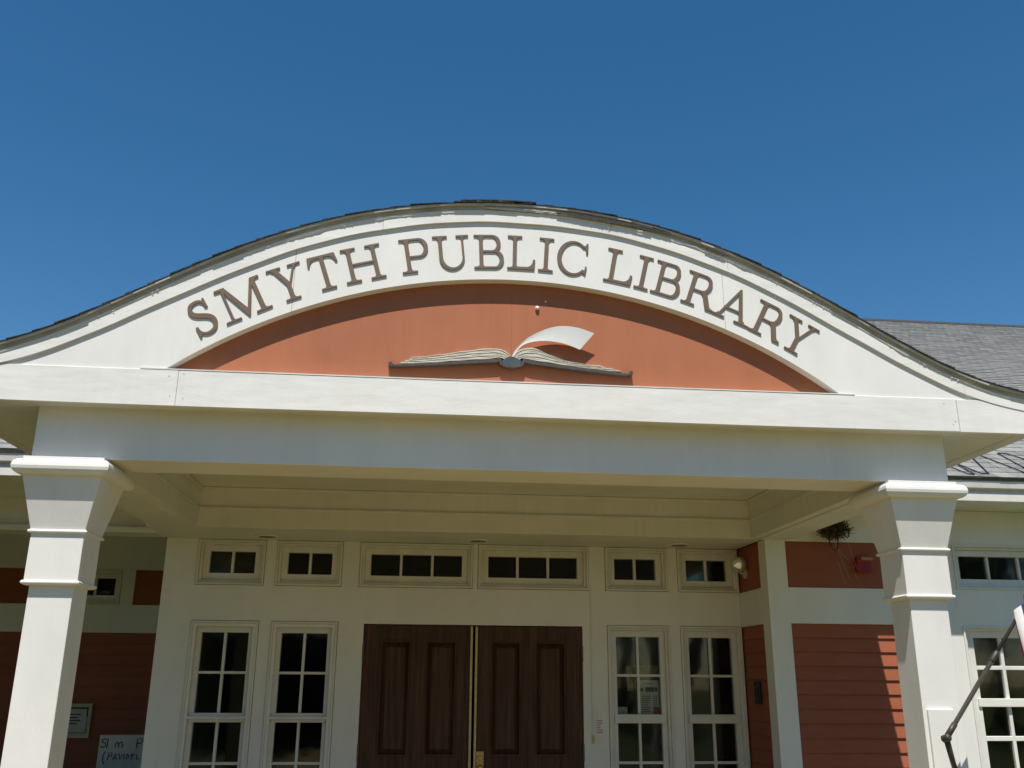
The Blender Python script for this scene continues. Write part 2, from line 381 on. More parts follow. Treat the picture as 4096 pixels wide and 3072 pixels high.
# rake boards, four lengths, following the swept curve
for a, b in ((XC - 3.045, -0.2605), (-0.2595, 1.7595), (1.7605, 3.1245), (3.1255, XC + 3.045)):
    n = int((b - a) / 0.03)
    wob = lambda x: 0.0015 * sin(7.3 * x) + 0.0010 * sin(17.1 * x + 2)
    m = MB().strip(frange(a, b, n), lambda x: G(x) + wob(x), lambda x: RT(x) - 0.006, 4.871, 4.90)
    obj('rake_board', m.mesh(0.0012, 1), 'white_fascia', P)
m = MB().strip(frange(XC - 3.045, XC + 3.045, 200), lambda x: RT(x) - 0.033 + 0.0012 * sin(9 * x), lambda x: RT(x) - 0.007, 4.8675, 4.88)
obj('rake_trim', m.mesh(), 'tan_trim', P)
# drip edge
m = MB().strip(frange(XC - 3.045, XC + 3.045, 200), lambda x: RT(x) - 0.011 + 0.0015 * sin(11 * x), lambda x: RT(x) + 0.001, 4.850, 4.88)
obj('drip_edge', m.mesh(), 'metal', P)
# crumpled flashing lip
m = MB(); rn = random.Random(3); xs = frange(XC - 3.04, XC + 3.04, 420); ph = [0] * len(xs)
w = 0.0; vs = []; fs = []
for i, x in enumerate(xs):
    w = 0.82 * w + rn.uniform(-1, 1) * 0.0022
    crumple = 1.3 if (-0.95 < x < 0.2 or 1.25 < x < 1.9 or 2.7 < x < 3.2) else 0.35
    zc = RT(x) - 0.051 + w * crumple + 0.002 * sin(3.1 * x); th = 0.006 + 0.002 * sin(5 * x + 1) + 0.001 * rn.random()
    yo = 4.8690 - 0.0015 - abs(w) * crumple * 0.5
    vs += [(x, yo, zc), (x, yo - 0.002, zc + th), (x, 4.875, zc + th + 0.002), (x, 4.875, zc - 0.001)]
for i in range(len(xs) - 1):
    a, b = 4 * i, 4 * i + 4
    fs += [(a, b, b + 1, a + 1), (a + 1, b + 1, b + 2, a + 2), (a + 3, a, b, b + 3)][:3]
m.add(vs, fs); obj('flashing_strip', m.mesh(), 'flash', P)
# sagging flashing and torn black mesh right of the apex
m = MB(); vs = []; fs = []; rn = random.Random(5); xs = frange(0.33, 1.22, 60)
for i, x in enumerate(xs):
    t = (x - 0.33) / 0.89; sag = 0.022 * sin(pi * t) ** 0.7
    vs += [(x, 4.862 - 0.003 * rn.random(), RT(x) - 0.030 - sag * .6), (x, 4.858 - 0.004 * rn.random(), RT(x) - 0.024 - sag * 0.3), (x, 4.866, RT(x) - 0.012)]
for i in range(60):
    a, b = 3 * i, 3 * i + 3; fs += [(a, b, b + 1, a + 1), (a + 1, b + 1, b + 2, a + 2)]
m.add(vs, fs); obj('loose_flashing', m.mesh(), 'metal', P, label='bent grey flashing hanging loose under the roof edge')
m = MB(); rn = random.Random(9)
xs = frange(0.74, 1.22, 64)
for i in range(64):
    x0, x1 = xs[i], xs[i + 1]; xm = (x0 + x1) / 2; k = sin(pi * (i + .5) / 64)
    zt = RT(xm) - 0.022; d = 0.010 + 0.016 * k * (0.6 + 0.4 * rn.random())
    m.add([(x0, 4.852, zt), (x1, 4.852, zt), (x1, 4.850, zt - d), (x0, 4.850, zt - d), (x0, 4.856, zt), (x1, 4.856, zt)], [(0, 3, 2, 1), (0, 1, 5, 4)])
    if i % 3 == 0: m.add([(x0, 4.850, zt - d), (x0 + 0.003, 4.850, zt - d), (x0 + 0.001, 4.848, zt - d - 0.012 * k)], [(0, 1, 2)])
obj('torn_mesh', m.mesh(), 'tar', P, label='torn black mesh under the roof edge right of the apex')
for (x0, x1, dz) in ((1.10, 1.30, 0.034), (1.62, 1.74, 0.03), (1.25, 1.42, 0.02)):
    xs = frange(x0, x1, 16); m = MB()
    for i in range(16):
        xm = (xs[i] + xs[i + 1]) / 2; zt = RT(xm) - dz + 0.010; d = 0.012 + 0.006 * rn.random()
        m.add([(xs[i], 4.852, zt), (xs[i + 1], 4.852, zt), (xs[i + 1], 4.850, zt - d), (xs[i], 4.850, zt - d * rn.uniform(.7, 1))], [(0, 3, 2, 1)])
    obj('torn_mesh', m.mesh(), 'tar', P)
m = MB().tube([(1.092, 4.866, 4.258), (1.078, 4.863, 4.250), (1.060, 4.862, 4.235), (1.047, 4.864, 4.215)], [0.0028, 0.0032, 0.0025, 0.001], 6)
obj('torn_strand', m.mesh(), 'tan_trim', P)
m = MB(); rn = random.Random(4)
for c in (-1.72, -1.50, -0.97, -0.46, 0.02, 2.05, 2.30, 2.85, 3.02, 3.10):
    for k in range(7):
        x = c + rn.uniform(-.05, .05); z = RT(x) - rn.uniform(0.035, 0.055); s = rn.uniform(0.003, 0.006)
        m.add([(x, 4.864, z), (x + s * 1.6, 4.862, z + s * .4), (x + s, 4.866, z + s), (x - s * .3, 4.863, z + s * .5)], [(0, 1, 2, 3)])
obj('flaked_paint', m.mesh(), 'flash', P)['kind'] = 'stuff'

# roof of the portico: deck and overlapping shingle courses
roof = obj('barrel_roof', MB().strip(frange(XC - 3.045, XC + 3.045, 120), lambda x: RT(x) - 0.03, lambda x: RT(x) - 0.0005, 4.876, 9.0).mesh(), 'shingle', P)
def arc_points():
    pts = [(d, rooft(d)) for d in frange(0, 3.045, 800)]; s = [0]
    for i in range(1, len(pts)): s.append(s[-1] + hypot(pts[i][0] - pts[i - 1][0], pts[i][1] - pts[i - 1][1]))
    return pts, s
ap, asum = arc_points()
def at_s(s):
    import bisect
    i = min(max(bisect.bisect(asum, s), 1), len(asum) - 1); t = (s - asum[i - 1]) / (asum[i] - asum[i - 1]); t = max(0, min(1, t))
    return lerp(ap[i - 1][0], ap[i][0], t), lerp(ap[i - 1][1], ap[i][1], t)
L = asum[-1]; rn = random.Random(12)
for sd_ in (-1, 1):
    s = L + 0.012; k = 0
    while s > 0.02:
        s2 = max(s - 0.172, 0.0); m = MB(); n = 5; vs = []; j = rn.uniform(-.004, .004)
        y0 = 4.843 + rn.uniform(-0.006, 0.004)
        for i in range(n + 1):
            ss = lerp(s + j, s2, i / n); d, z = at_s(min(ss, L)); d2, z2 = at_s(min(ss, L) - 0.01)
            nx, nz = -(z2 - z), (d2 - d); h = hypot(nx, nz) or 1; nx, nz = -nx / h, -nz / h
            if nz < 0: nx, nz = -nx, -nz
            lo = lerp(0.0045, 0.0005, i / n); hi = lerp(0.0115, 0.0025, i / n)
            if ss > L: d += ss - L
            for q in (lo, hi):
                for yy in (y0, 9.0): vs.append((XC + sd_ * (d + nx * q), yy, z + nz * q))
        fs = []
        for i in range(n):
            a, b = 4 * i, 4 * i + 4; fs += [(a, b, b + 2, a + 2), (a + 1, a + 3, b + 3, b + 1), (a + 2, b + 2, b + 3, a + 3), (a, a + 1, b + 1, b)]
        fs += [(0, 2, 3, 1), (4 * n, 4 * n + 1, 4 * n + 3, 4 * n + 2)]
        m.add(vs, fs); obj('shingle', m.mesh(), 'shingle', roof)
        s -= 0.127 + rn.uniform(-.003, .003); k += 1
# ridge cap at the apex
obj('shingle', MB().strip(frange(0.18, 0.62, 10), lambda x: RT(x) + 0.012, lambda x: RT(x) + 0.019, 4.84, 9.0).mesh(), 'shingle', roof)

# columns
YC_ = YF + 0.16
def column(cx):
    cy = YC_; m = MB()
    def sq(h, z): return [(cx - h, cy - h, z), (cx + h, cy - h, z), (cx + h, cy + h, z), (cx - h, cy + h, z)]
    def loft(rows, mm):
        vs = []; fs = []
        for h, z in rows: vs += sq(h, z)
        for i in range(len(rows) - 1):
            for k in range(4):
                j = (k + 1) % 4; fs.append((4 * i + k, 4 * i + j, 4 * i + 4 + j, 4 * i + 4 + k))
        n = len(rows) * 4; fs += [(3, 2, 1, 0), (n - 4, n - 3, n - 2, n - 1)]
        mm.add(vs, fs)
    shaft = MB(); loft([(0.110, 0.20), (0.110, 2.145)], shaft)
    col = obj('column', shaft.mesh(0.004), 'white', P)
    b = MB(); loft([(0.16, 0.03), (0.16, 0.16), (0.135, 0.185), (0.125, 0.215)], b); obj('base', b.mesh(0.006), 'white', col)
    k = MB(); loft([(0.133, 2.135), (0.133, 2.405)], k); obj('necking', k.mesh(0.003), 'white', col)
    def ring_rows(z0, z1, h, e):
        r = (z1 - z0) / 2; rows = []
        for i in range(9):
            t = -pi / 2 + pi * i / 8; rows.append((h - e + e * cos(t), (z0 + z1) / 2 + r * sin(t)))
        return rows
    k = MB(); loft(ring_rows(2.138, 2.160, 0.1440, 0.012), k); obj('ring_molding', k.mesh(), 'white', col, smooth=False)
    k = MB(); loft(ring_rows(2.398, 2.418, 0.1475, 0.012), k); obj('ring_molding', k.mesh(), 'white', col)
    k = MB(); loft([(0.1365, 2.412), (0.200, 2.700)], k); obj('capital', k.mesh(0.003), 'white', col)
    k = MB(); loft(ring_rows(2.692, 2.772, 0.2440, 0.036), k); o_ = obj('torus_molding', k.mesh(), 'white', col)
    k = MB(); loft([(0.2045, 2.765), (0.2045, 2.7885)], k); obj('abacus', k.mesh(0.002), 'white', col)
    return col
cl = column(XC - 2.354)
cr = column(XC + 2.354)
obj('mounting_plate', MB().box(2.766, 2.914, YC_ - 0.128, YC_ - 0.1095, 0.95, 1.557).mesh(0.006), 'white', cr, label='flat white mounting plate on the column front')

# ================================================================== library building
Bd = thing('library_building', 'library front with white trim, red siding, wooden doors and grey shingled roof', 'building', (XC, YB, 0))

def wall_holes(x0, x1, z0, z1, holes, y0, y1):
    xs = sorted(set([x0, x1] + [v for h in holes for v in h[:2] if x0 < v < x1])); zs = sorted(set([z0, z1] + [v for h in holes for v in h[2:] if z0 < v < z1]))
    inh = lambda x, z: any(h[0] < x < h[1] and h[2] < z < h[3] for h in holes)
    m = MB(); solid = {}
    for i in range(len(xs) - 1):
        for j in range(len(zs) - 1):
            solid[i, j] = not inh((xs[i] + xs[i + 1]) / 2, (zs[j] + zs[j + 1]) / 2)
    for (i, j), ok in solid.items():
        if not ok: continue
        a, b, c, d = xs[i], xs[i + 1], zs[j], zs[j + 1]
        m.add([(a, y0, c), (b, y0, c), (b, y0, d), (a, y0, d)], [(0, 1, 2, 3)])
        m.add([(a, y1, c), (b, y1, c), (b, y1, d), (a, y1, d)], [(3, 2, 1, 0)])
        if not solid.get((i - 1, j)): m.add([(a, y0, c), (a, y1, c), (a, y1, d), (a, y0, d)], [(3, 2, 1, 0)])
        if not solid.get((i + 1, j)): m.add([(b, y0, c), (b, y1, c), (b, y1, d), (b, y0, d)], [(0, 1, 2, 3)])
        if not solid.get((i, j - 1)): m.add([(a, y0, c), (b, y0, c), (b, y1, c), (a, y1, c)], [(3, 2, 1, 0)])
        if not solid.get((i, j + 1)): m.add([(a, y0, d), (b, y0, d), (b, y1, d), (a, y1, d)], [(0, 1, 2, 3)])
    me = bpy.data.meshes.new('m'); me.from_pydata(m.v, [], m.f)
    bm = bmesh.new(); bm.from_mesh(me); bmesh.ops.remove_doubles(bm, verts=bm.verts, dist=1e-5); bmesh.ops.recalc_face_normals(bm, faces=bm.faces); bm.to_mesh(me); bm.free()
    return me

def window(name, X0, X1, Z0, Z1, Y, cols, rows, mid=None, storm=False, margin=0.086, top=0.092, bot=0.105, mun=0.022, label=None):
    """frame mesh with sash, muntin and pane sub-parts. rows: list of (z0,z1) of pane rows"""
    fr = MB(); fr.ring(X0, X1, Z0, Z1, 0.017, Y - 0.012, Y + 0.12)
    fr.ring(X0 + 0.0172, X1 - 0.0172, Z0 + 0.0172, Z1 - 0.0172, 0.020, Y + 0.012, Y + 0.12)
    w = obj(name, fr.mesh(0.0025, 1), 'white_trim', Bd, label=label)
    gx0, gx1, gz0, gz1 = X0 + margin, X1 - margin, rows[-1][0], rows[0][1]
    s = MB(); s.ring(X0 + 0.0375, X1 - 0.0375, Z0 + 0.0375, Z1 - 0.0375, (gx0 - X0 - .0375, X1 - .0375 - gx1, gz0 - Z0 - .0375, Z1 - .0375 - gz1), Y + 0.045, Y + 0.115)
    obj('sash', s.mesh(0.002, 1), 'white_trim', w)
    pw = (gx1 - gx0 - mun * (cols - 1)) / cols
    for c in range(1, cols):
        x = gx0 + c * pw + (c - 1) * mun
        obj('muntin', MB().box(x, x + mun, Y + 0.060, Y + 0.100, gz0 - .004, gz1 + .004).mesh(0.003, 1), 'white_trim', w)
    for k in range(len(rows) - 1):
        z1, z0 = rows[k][0], rows[k + 1][1]
        if mid is not None and k == mid:
            m = MB().box(gx0 - 0.03, gx1 + 0.03, Y + 0.030, Y + 0.112, z0 - 0.001, z1 + 0.001)
            if storm: m.box(X0 + 0.035, X1 - 0.035, Y - 0.006, Y + 0.03, (z0 + z1) / 2 - 0.010, (z0 + z1) / 2 + 0.012)
            obj('meeting_rail', m.mesh(0.003, 1), 'white_trim', w)
        else:
            obj('muntin', MB().box(gx0 - .004, gx1 + .004, Y + 0.0612, Y + 0.0988, z0, z1).mesh(0.003, 1), 'white_trim', w)
    if storm:
        obj('storm_frame', MB().ring(X0 + 0.0176, X1 - 0.0176, Z0 + 0.0176, Z1 - 0.0176, 0.026, Y - 0.004, Y + 0.011).mesh(0.002, 1), 'white', w)
    base = None
    for (z0, z1) in rows:
        for c in range(cols):
            x = gx0 + c * (pw + mun)
            obj('pane', MB().box(x + .0005, x + pw - .0005, Y + 0.084, Y + 0.087, z0 + .0005, z1 - .0005).mesh(), 'glass', w)
    return w

ZT0, ZT1 = 2.42, 2.7865
TR = [(-1.803, -1.255, 2), (-1.161, -0.619, 2), (-0.470, 0.478, 3), (0.526, 1.474, 3), (1.623, 2.165, 2), (2.259, 2.7985, 2)]
WN = [(-1.800, -1.263), (-1.160, -0.625), (1.630, 2.166), (2.262, 2.7985)]
DOOR = (-0.413, 1.416, 0.03, 2.12)
GP = 0.0035
holes = [(a - GP, min(b + GP, 2.7995), ZT0 - GP, ZT1 + .01) for a, b, c in TR] + [(a - GP, min(b + GP, 2.7995), 0.50, 2.13 + GP) for a, b in WN] + [DOOR]
obj('door_wall', wall_holes(-2.065, 2.80, 0.03, ZB, holes, YB, YB + 0.14), 'white', Bd)
for a, b, c in TR:
    window('transom_window', a, b, ZT0, ZT1, YB, c, [(ZT0 + 0.098, ZT1 - 0.089)], margin=0.0885)
upr = [(1.738, 2.041), (1.418, 1.717)]; lor = [(1.053, 1.350), (0.62, 1.032)]
for i, (a, b) in enumerate(WN):
    window('window', a, b, 0.50, 2.13, YB, 2, upr + lor, mid=1, storm=i < 2, margin=0.080)

# doors
def door_leaf(x0, x1, panels, brass_x):
    m_ = wall_holes(x0, x1, 0.035, 2.112, [(a, b, 1.09, 1.998) for a, b in panels] + [(a, b, 0.22, 0.95) for a, b in panels], YB + 0.02, YB + 0.066)
    d = obj('door', m_, 'door', Bd)
    for a, b in panels:
        for z0, z1 in ((1.09, 1.998), (0.22, 0.95)):
            p = MB(); p.ring(a + .0005, b - .0005, z0 + .0005, z1 - .0005, 0.020, YB + 0.028, YB + 0.06)
            vs = []
            for (e, y) in ((0.0205, 0.060), (0.032, 0.056), (0.062, 0.034)):
                vs += [(a + e, YB + y, z0 + e), (b - e, YB + y, z0 + e), (b - e, YB + y, z1 - e), (a + e, YB + y, z1 - e)]
            fs = []
            for i in range(2):
                for k in range(4):
                    j = (k + 1) % 4; fs.append((4 * i + k, 4 * i + j, 4 * i + 4 + j, 4 * i + 4 + k))
            fs.append((8, 9, 10, 11)); p.add(vs, fs)
            obj('panel', p.mesh(), 'door', d)
    st = MB().box(brass_x, brass_x + 0.018, YB + 0.008, YB + 0.0205, 0.05, 2.108)
    for k in range(26): st.box(brass_x + 0.006, brass_x + 0.012, YB + 0.0062, YB + 0.009, 0.12 + k * 0.078, 0.124 + k * 0.078)
    obj('weatherstrip', st.mesh(), 'strip', d)
    hx = x0 - 0.004 if panels[0][0] < 0 else x1 - 0.010
    for z in (1.83, 1.06, 0.25):
        obj('hinge', MB().box(hx, hx + 0.014, YB - 0.003, YB + 0.03, z, z + 0.13).mesh(0.003), 'hinge', d)
    return d
dl = door_leaf(-0.412, 0.492, [(-0.274, -0.012), (0.100, 0.367)], 0.473)
dr = door_leaf(0.512, 1.415, [(0.636, 0.906), (1.008, 1.280)], 0.514)
k = MB().box(0.536, 0.596, YB + 0.006, YB + 0.0205, 0.93, 1.135)
k.lathe([(0, 0.021), (0.012, 0.021), (0.014, 0.012)], (0.566, YB + 0.008, 1.088), (0, -1, 0), 20)
k.lathe([(0, 0.022), (0.02, 0.022), (0.05, 0.027), (0.065, 0.02)], (0.566, YB + 0.008, 1.010), (0, -1, 0), 20)
obj('lock_plate', k.mesh(0.002, 1), 'brass', dr)

# dark rooms behind the glass
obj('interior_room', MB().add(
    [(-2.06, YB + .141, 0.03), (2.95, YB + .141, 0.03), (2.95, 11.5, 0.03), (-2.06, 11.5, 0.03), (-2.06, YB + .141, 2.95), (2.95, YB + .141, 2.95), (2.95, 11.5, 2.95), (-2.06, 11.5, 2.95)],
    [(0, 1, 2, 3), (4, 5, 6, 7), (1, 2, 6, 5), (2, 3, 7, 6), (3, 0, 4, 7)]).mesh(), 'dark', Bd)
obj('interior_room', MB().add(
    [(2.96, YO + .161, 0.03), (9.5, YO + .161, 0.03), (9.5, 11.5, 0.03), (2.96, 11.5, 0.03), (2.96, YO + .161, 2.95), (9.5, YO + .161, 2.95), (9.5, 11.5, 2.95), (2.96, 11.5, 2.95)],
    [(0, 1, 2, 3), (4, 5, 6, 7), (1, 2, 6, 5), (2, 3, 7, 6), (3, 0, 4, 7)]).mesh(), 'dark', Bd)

# right-hand outer wall, boards and trim
RWH = [(4.394, 5.342, ZT0, 2.777), (4.398, 5.346, 0.75, 2.124), (6.2, 7.15, ZT0, 2.777), (6.2, 7.15, 0.75, 2.124)]
obj('side_wall', wall_holes(3.85, 10.0, 0.03, 3.06, RWH, YO, YO + 0.16), 'white', Bd)
obj('wall_backing', MB().box(2.95, 3.849, YO + 0.03, YO + 0.16, 0.03, 3.06).mesh(), 'red', Bd)
obj('corner_board', MB().box(2.80, 2.969, YO - 0.012, YO + 0.15, 0.03, ZB - 0.002).mesh(0.003), 'white', Bd)
obj('trim_band', MB().box(2.9695, 3.8495, YO - 0.008, YO + 0.03, 2.128, 2.408).mesh(0.002), 'white', Bd)
obj('frieze_board', MB().box(2.802, 3.8495, YO - 0.008, YO + 0.03, 2.777, 3.06).mesh(0.002), 'white', Bd)
obj('red_panel', MB().box(2.9695, 3.8495, YO + 0.004, YO + 0.03, 2.4085, 2.7765).mesh(), 'red_shaded', Bd)
def clap_mesh(length, axis='x', h=0.1063):
    # wedge clapboard: butt proud at the bottom
    m = MB(); hh = h + 0.018
    vs = [(0, -0.014, 0), (0, 0.012, 0), (0, 0.012, hh), (0, 0.002, hh)]
    vs2 = [(length, y, z) for _, y, z in vs]
    m.add(vs + vs2, [(0, 3, 2, 1), (4, 5, 6, 7), (0, 4, 7, 3), (0, 1, 5, 4), (1, 2, 6, 5), (2, 3, 7, 6)])
    return m.mesh()
def clapboards(x, y, z_top, length, n, rot=0.0):
    me = clap_mesh(length); me.materials.append(MT['red_shaded'])
    for k in range(n):
        o = bpy.data.objects.new('siding_board', me); C.objects.link(o); o.parent = Bd
        o.location = Vector((x, y, z_top - (k + 1) * 0.1063)) - ORG[Bd.name]; o.rotation_euler = (0, 0, rot)
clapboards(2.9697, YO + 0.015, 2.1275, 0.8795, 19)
# return wall beside the right window (faces left)
obj('return_wall', MB().box(2.812, 2.945, YO + 0.1505, YB + 0.13, 0.03, ZB - 0.003).mesh(), 'red_shaded', Bd)
obj('trim_band', MB().box(2.8015, 2.8118, YO + 0.1505, YB - 0.0005, 2.130, 2.4135).mesh(), 'white', Bd)
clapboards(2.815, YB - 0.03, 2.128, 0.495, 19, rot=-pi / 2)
# right windows
window('transom_window', 4.394, 5.342, ZT0 - 0.006, 2.777, YO, 3, [(2.503, 2.690)], margin=0.076, mun=0.021)
window('window', 4.398, 5.346, 0.75, 2.124, YO, 3, [(1.819, 2.037), (1.569, 1.788), (1.288, 1.508), (0.85, 1.252)], mid=1, margin=0.106, mun=0.028)
window('transom_window', 6.2, 7.15, ZT0 - 0.006, 2.777, YO, 3, [(2.503, 2.690)], margin=0.076, mun=0.021)
window('window', 6.2, 7.15, 0.75, 2.124, YO, 3, [(1.819, 2.037), (1.569, 1.788), (1.288, 1.508), (0.85, 1.252)], mid=1, margin=0.106, mun=0.028)

# left deep porch: wall far back, header, ceiling
LW = (-3.6665, -3.1065, 2.4115, 2.774)
obj('porch_wall', wall_holes(-9, -2.0, 0.03, 3.3, [LW], YL + 0.02, YL + 0.15), 'red_shaded', Bd)
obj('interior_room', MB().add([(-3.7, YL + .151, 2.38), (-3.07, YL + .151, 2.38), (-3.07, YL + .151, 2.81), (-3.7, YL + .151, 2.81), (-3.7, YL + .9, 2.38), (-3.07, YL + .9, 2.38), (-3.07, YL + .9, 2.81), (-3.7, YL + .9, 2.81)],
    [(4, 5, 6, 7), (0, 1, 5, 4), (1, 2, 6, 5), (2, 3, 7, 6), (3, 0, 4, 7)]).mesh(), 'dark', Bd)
obj('trim_band', MB().box(-9, -2.0, YL - 0.004, YL + 0.02, 2.124, 2.41).mesh(), 'white', Bd)
obj('frieze_board', MB().box(-9, -2.0, YL - 0.004, YL + 0.02, 2.775, 3.3).mesh(), 'white', Bd)
obj('trim_band', MB().box(-3.80, -3.668, YL - 0.0035, YL + 0.02, 2.4105, 2.7745).mesh(), 'white', Bd)
obj('trim_band', MB().box(-3.105, -2.971, YL - 0.0035, YL + 0.02, 2.4105, 2.7745).mesh(), 'white', Bd)
clapboards(-9, YL + 0.005, 2.1235, 7.0, 19)
w_ = window('transom_window', -3.6665, -3.1065, 2.4115, 2.774, YL - 0.004, 2, [(2.508, 2.686)], margin=0.075, label='small dark transom window on the deep porch wall')
obj('porch_ceiling', MB().box(-9, -2.066, 7.9, YL + 0.1, 3.2, 3.25).mesh(), 'ceiling', Bd)
obj('porch_header', MB().box(-9, -2.0665, 7.76, 7.92, 2.832, 3.25).mesh(), 'ceiling', Bd)
obj('header_trim', MB().box(-9, -2.066, 7.70, 7.95, 2.786, 2.831).mesh(0.003), 'white_trim', Bd)
obj('entry_side_wall', MB().box(-2.065, -2.0, YB + 0.1405, YL + 0.02, 0.03, 3.2).mesh(), 'white', Bd)
obj('porch_end_wall', MB().box(-9.2, -9.0, 7.3, YL + .1, 0.03, 3.3).mesh(), 'white', Bd)

# eaves of the two wings
def eave(x0, x1):
    obj('eave_soffit', MB().box(x0, x1, YE + 0.02, 7.76, 3.062, 3.075).mesh(), 'ceiling', Bd)
    obj('eave_fascia', MB().box(x0, x1, YE, YE + 0.02, 3.056, 3.125).mesh(0.003), 'white_trim', Bd)
    obj('eave_fascia', MB().box(x0, x1, YE + 0.012, YE + 0.03, 3.1255, 3.26).mesh(), 'white_trim', Bd)
    # ogee gutter on top of the fascia
    obj('gutter', MB().add(*(lambda pr: ([(x, y, z) for (y, z) in pr for x in (x0, x1)], [(2 * i, 2 * i + 1, 2 * i + 3, 2 * i + 2) for i in range(len(pr) - 1)] + [tuple(range(0, 2 * len(pr), 2)), tuple(range(1, 2 * len(pr), 2))[::-1]]))(
        [(YE + 0.011, 3.150), (YE - 0.012, 3.150), (YE - 0.022, 3.160), (YE - 0.028, 3.205), (YE - 0.030, 3.212), (YE + 0.011, 3.212)])).mesh(), 'white_trim', Bd)
eave(XC + 2.537, 26.0)
eave(-9.2, XC - 2.537)

# main roof on the right: backing plane plus shingle courses
SL = 0.53; TH = math.atan(SL); ZE = 3.262
def roof_pt(x, dist, lift=0.0):
    return (x, YE - 0.045 + dist * cos(TH) - lift * sin(TH), ZE - 0.024 + dist * sin(TH) + lift * cos(TH))
RIDGE = (17.97 - YE + 0.045) / cos(TH)
m = MB().add([roof_pt(-0.5, 0), roof_pt(26, 0), roof_pt(26, RIDGE), roof_pt(-0.5, RIDGE),
              roof_pt(-0.5, 0.02, -0.02), roof_pt(26, 0.02, -0.02), (26, 30, 2.9), (-0.5, 30, 2.9)],
             [(0, 1, 2, 3), (0, 4, 5, 1), (3, 2, 6, 7)])
m.add([roof_pt(-0.5, 0.1, -.01), roof_pt(-0.5, RIDGE, -.01), (-0.5, 30, 2.9)], [(0, 1, 2)])
mroof = obj('main_roof', m.mesh(), 'shingle_gray', Bd)
TABW, EXPO = 0.152, 0.147
def tab_mesh():
    m = MB(); w = TABW - 0.006; d = EXPO + 0.05
    p = lambda x, t, l: (x, t * cos(TH) - l * sin(TH), t * sin(TH) + l * cos(TH))
    vs = [p(x, t, l) for x in (0.003, w + .003) for (t, l) in ((0, 0.0015), (0, 0.0085), (d, 0.0035), (d, 0.0005))]
    m.add(vs, [(0, 1, 2, 3), (7, 6, 5, 4), (0, 4, 5, 1), (1, 5, 6, 2), (2, 6, 7, 3), (3, 7, 4, 0)])
    me = m.mesh(); me.materials.append(MT['shingle_gray']); return me
tm = tab_mesh(); rn = random.Random(21); count = 0
base_off = ORG[Bd.name]
for c in range(9):
    x = 3.96 + 0.09 * c + (0.076 if c % 2 else 0); lim = 5.5 + 0.14 * c
    while x < lim and count < 110:
        o = bpy.data.objects.new('shingle', tm); C.objects.link(o); o.parent = mroof
        q = roof_pt(x + rn.uniform(-.003, .003), c * EXPO + rn.uniform(-.003, .003), 0.0)
        o.location = Vector(q) - base_off; count += 1; x += TABW
# the remaining courses, too many to pick apart
m = MB(); rn = random.Random(22)
def tabrow(c, xa, xb):
    x = xa + (0.076 if c % 2 else 0)
    while x < xb:
        w = TABW * rn.choice((1, 1, 2)); l = 0.0085 + rn.uniform(-.001, .005); t0 = c * EXPO + rn.uniform(-.002, .002); t1 = t0 + EXPO + 0.03
        m.add([roof_pt(x + .003, t0, 0.0015), roof_pt(x + w - .003, t0, 0.0015), roof_pt(x + w - .003, t0, l), roof_pt(x + .003, t0, l), roof_pt(x + w - .003, t1, 0.002), roof_pt(x + .003, t1, 0.002)],
              [(0, 1, 2, 3), (3, 2, 4, 5)])
        x += w
for c in range(int(RIDGE / EXPO)):
    yy = YE + c * EXPO * cos(TH)
    xa = 5.5 + 0.14 * c if c < 9 else 0.47 * yy
    xa = xa - ((xa - 3.96) % TABW)
    tabrow(c, xa, min(0.80 * yy + 1.2, 25.8))
so_ = obj('shingle_courses', m.mesh(), 'shingle_gray', mroof); so_['kind'] = 'stuff'
obj('ridge_cap', MB().add([roof_pt(-0.5, RIDGE - 0.12, 0.014), roof_pt(26, RIDGE - 0.12, 0.014), roof_pt(26, RIDGE, 0.045), roof_pt(-0.5, RIDGE, 0.045), (-0.5, 18.25, roof_pt(0, RIDGE)[2] - 0.1), (26, 18.25, roof_pt(0, RIDGE)[2] - 0.1), roof_pt(-0.5, RIDGE - 0.12, 0.0), roof_pt(26, RIDGE - 0.12, 0.0)],
    [(0, 1, 2, 3), (3, 2, 5, 4), (6, 7, 1, 0)]).mesh(), 'shingle', mroof)
# low roof over the left porch
m = MB().add([(-9.3, YE - .045, ZE - .024), (0.4, YE - .045, ZE - .024), (0.4, 9.6, 4.68), (-9.3, 9.6, 4.68), (-9.3, 12.5, 3.0), (0.4, 12.5, 3.0), (-9.3, YE - .03, ZE - .05), (0.4, YE - .03, ZE - .05)],
             [(0, 1, 2, 3), (3, 2, 5, 4), (0, 6, 7, 1)])
proof = obj('porch_roof', m.mesh(), 'shingle_gray', Bd)
m = MB(); rn = random.Random(31); dy_, dz_ = 9.6 - (YE - .045), 4.68 - (ZE - .024); hl = hypot(dy_, dz_); cy_, cz_ = dy_ / hl, dz_ / hl
lp = lambda x, t, l: (x, YE - .045 + t * cy_ - l * cz_, ZE - .024 + t * cz_ + l * cy_)
for c in range(int(hl / EXPO)):
    x = -9.25 + (0.076 if c % 2 else 0)
    while x < -0.6:
        w = TABW * rn.choice((1, 1, 2)); l = 0.0085 + rn.uniform(-.001, .005); t0 = c * EXPO + rn.uniform(-.002, .002); t1 = t0 + EXPO + .03
        m.add([lp(x + .003, t0, .0015), lp(x + w - .003, t0, .0015), lp(x + w - .003, t0, l), lp(x + .003, t0, l), lp(x + w - .003, t1, .002), lp(x + .003, t1, .002)], [(0, 1, 2, 3), (3, 2, 4, 5)])
        x += w
obj('shingle_courses', m.mesh(), 'shingle_gray', proof)['kind'] = 'stuff'

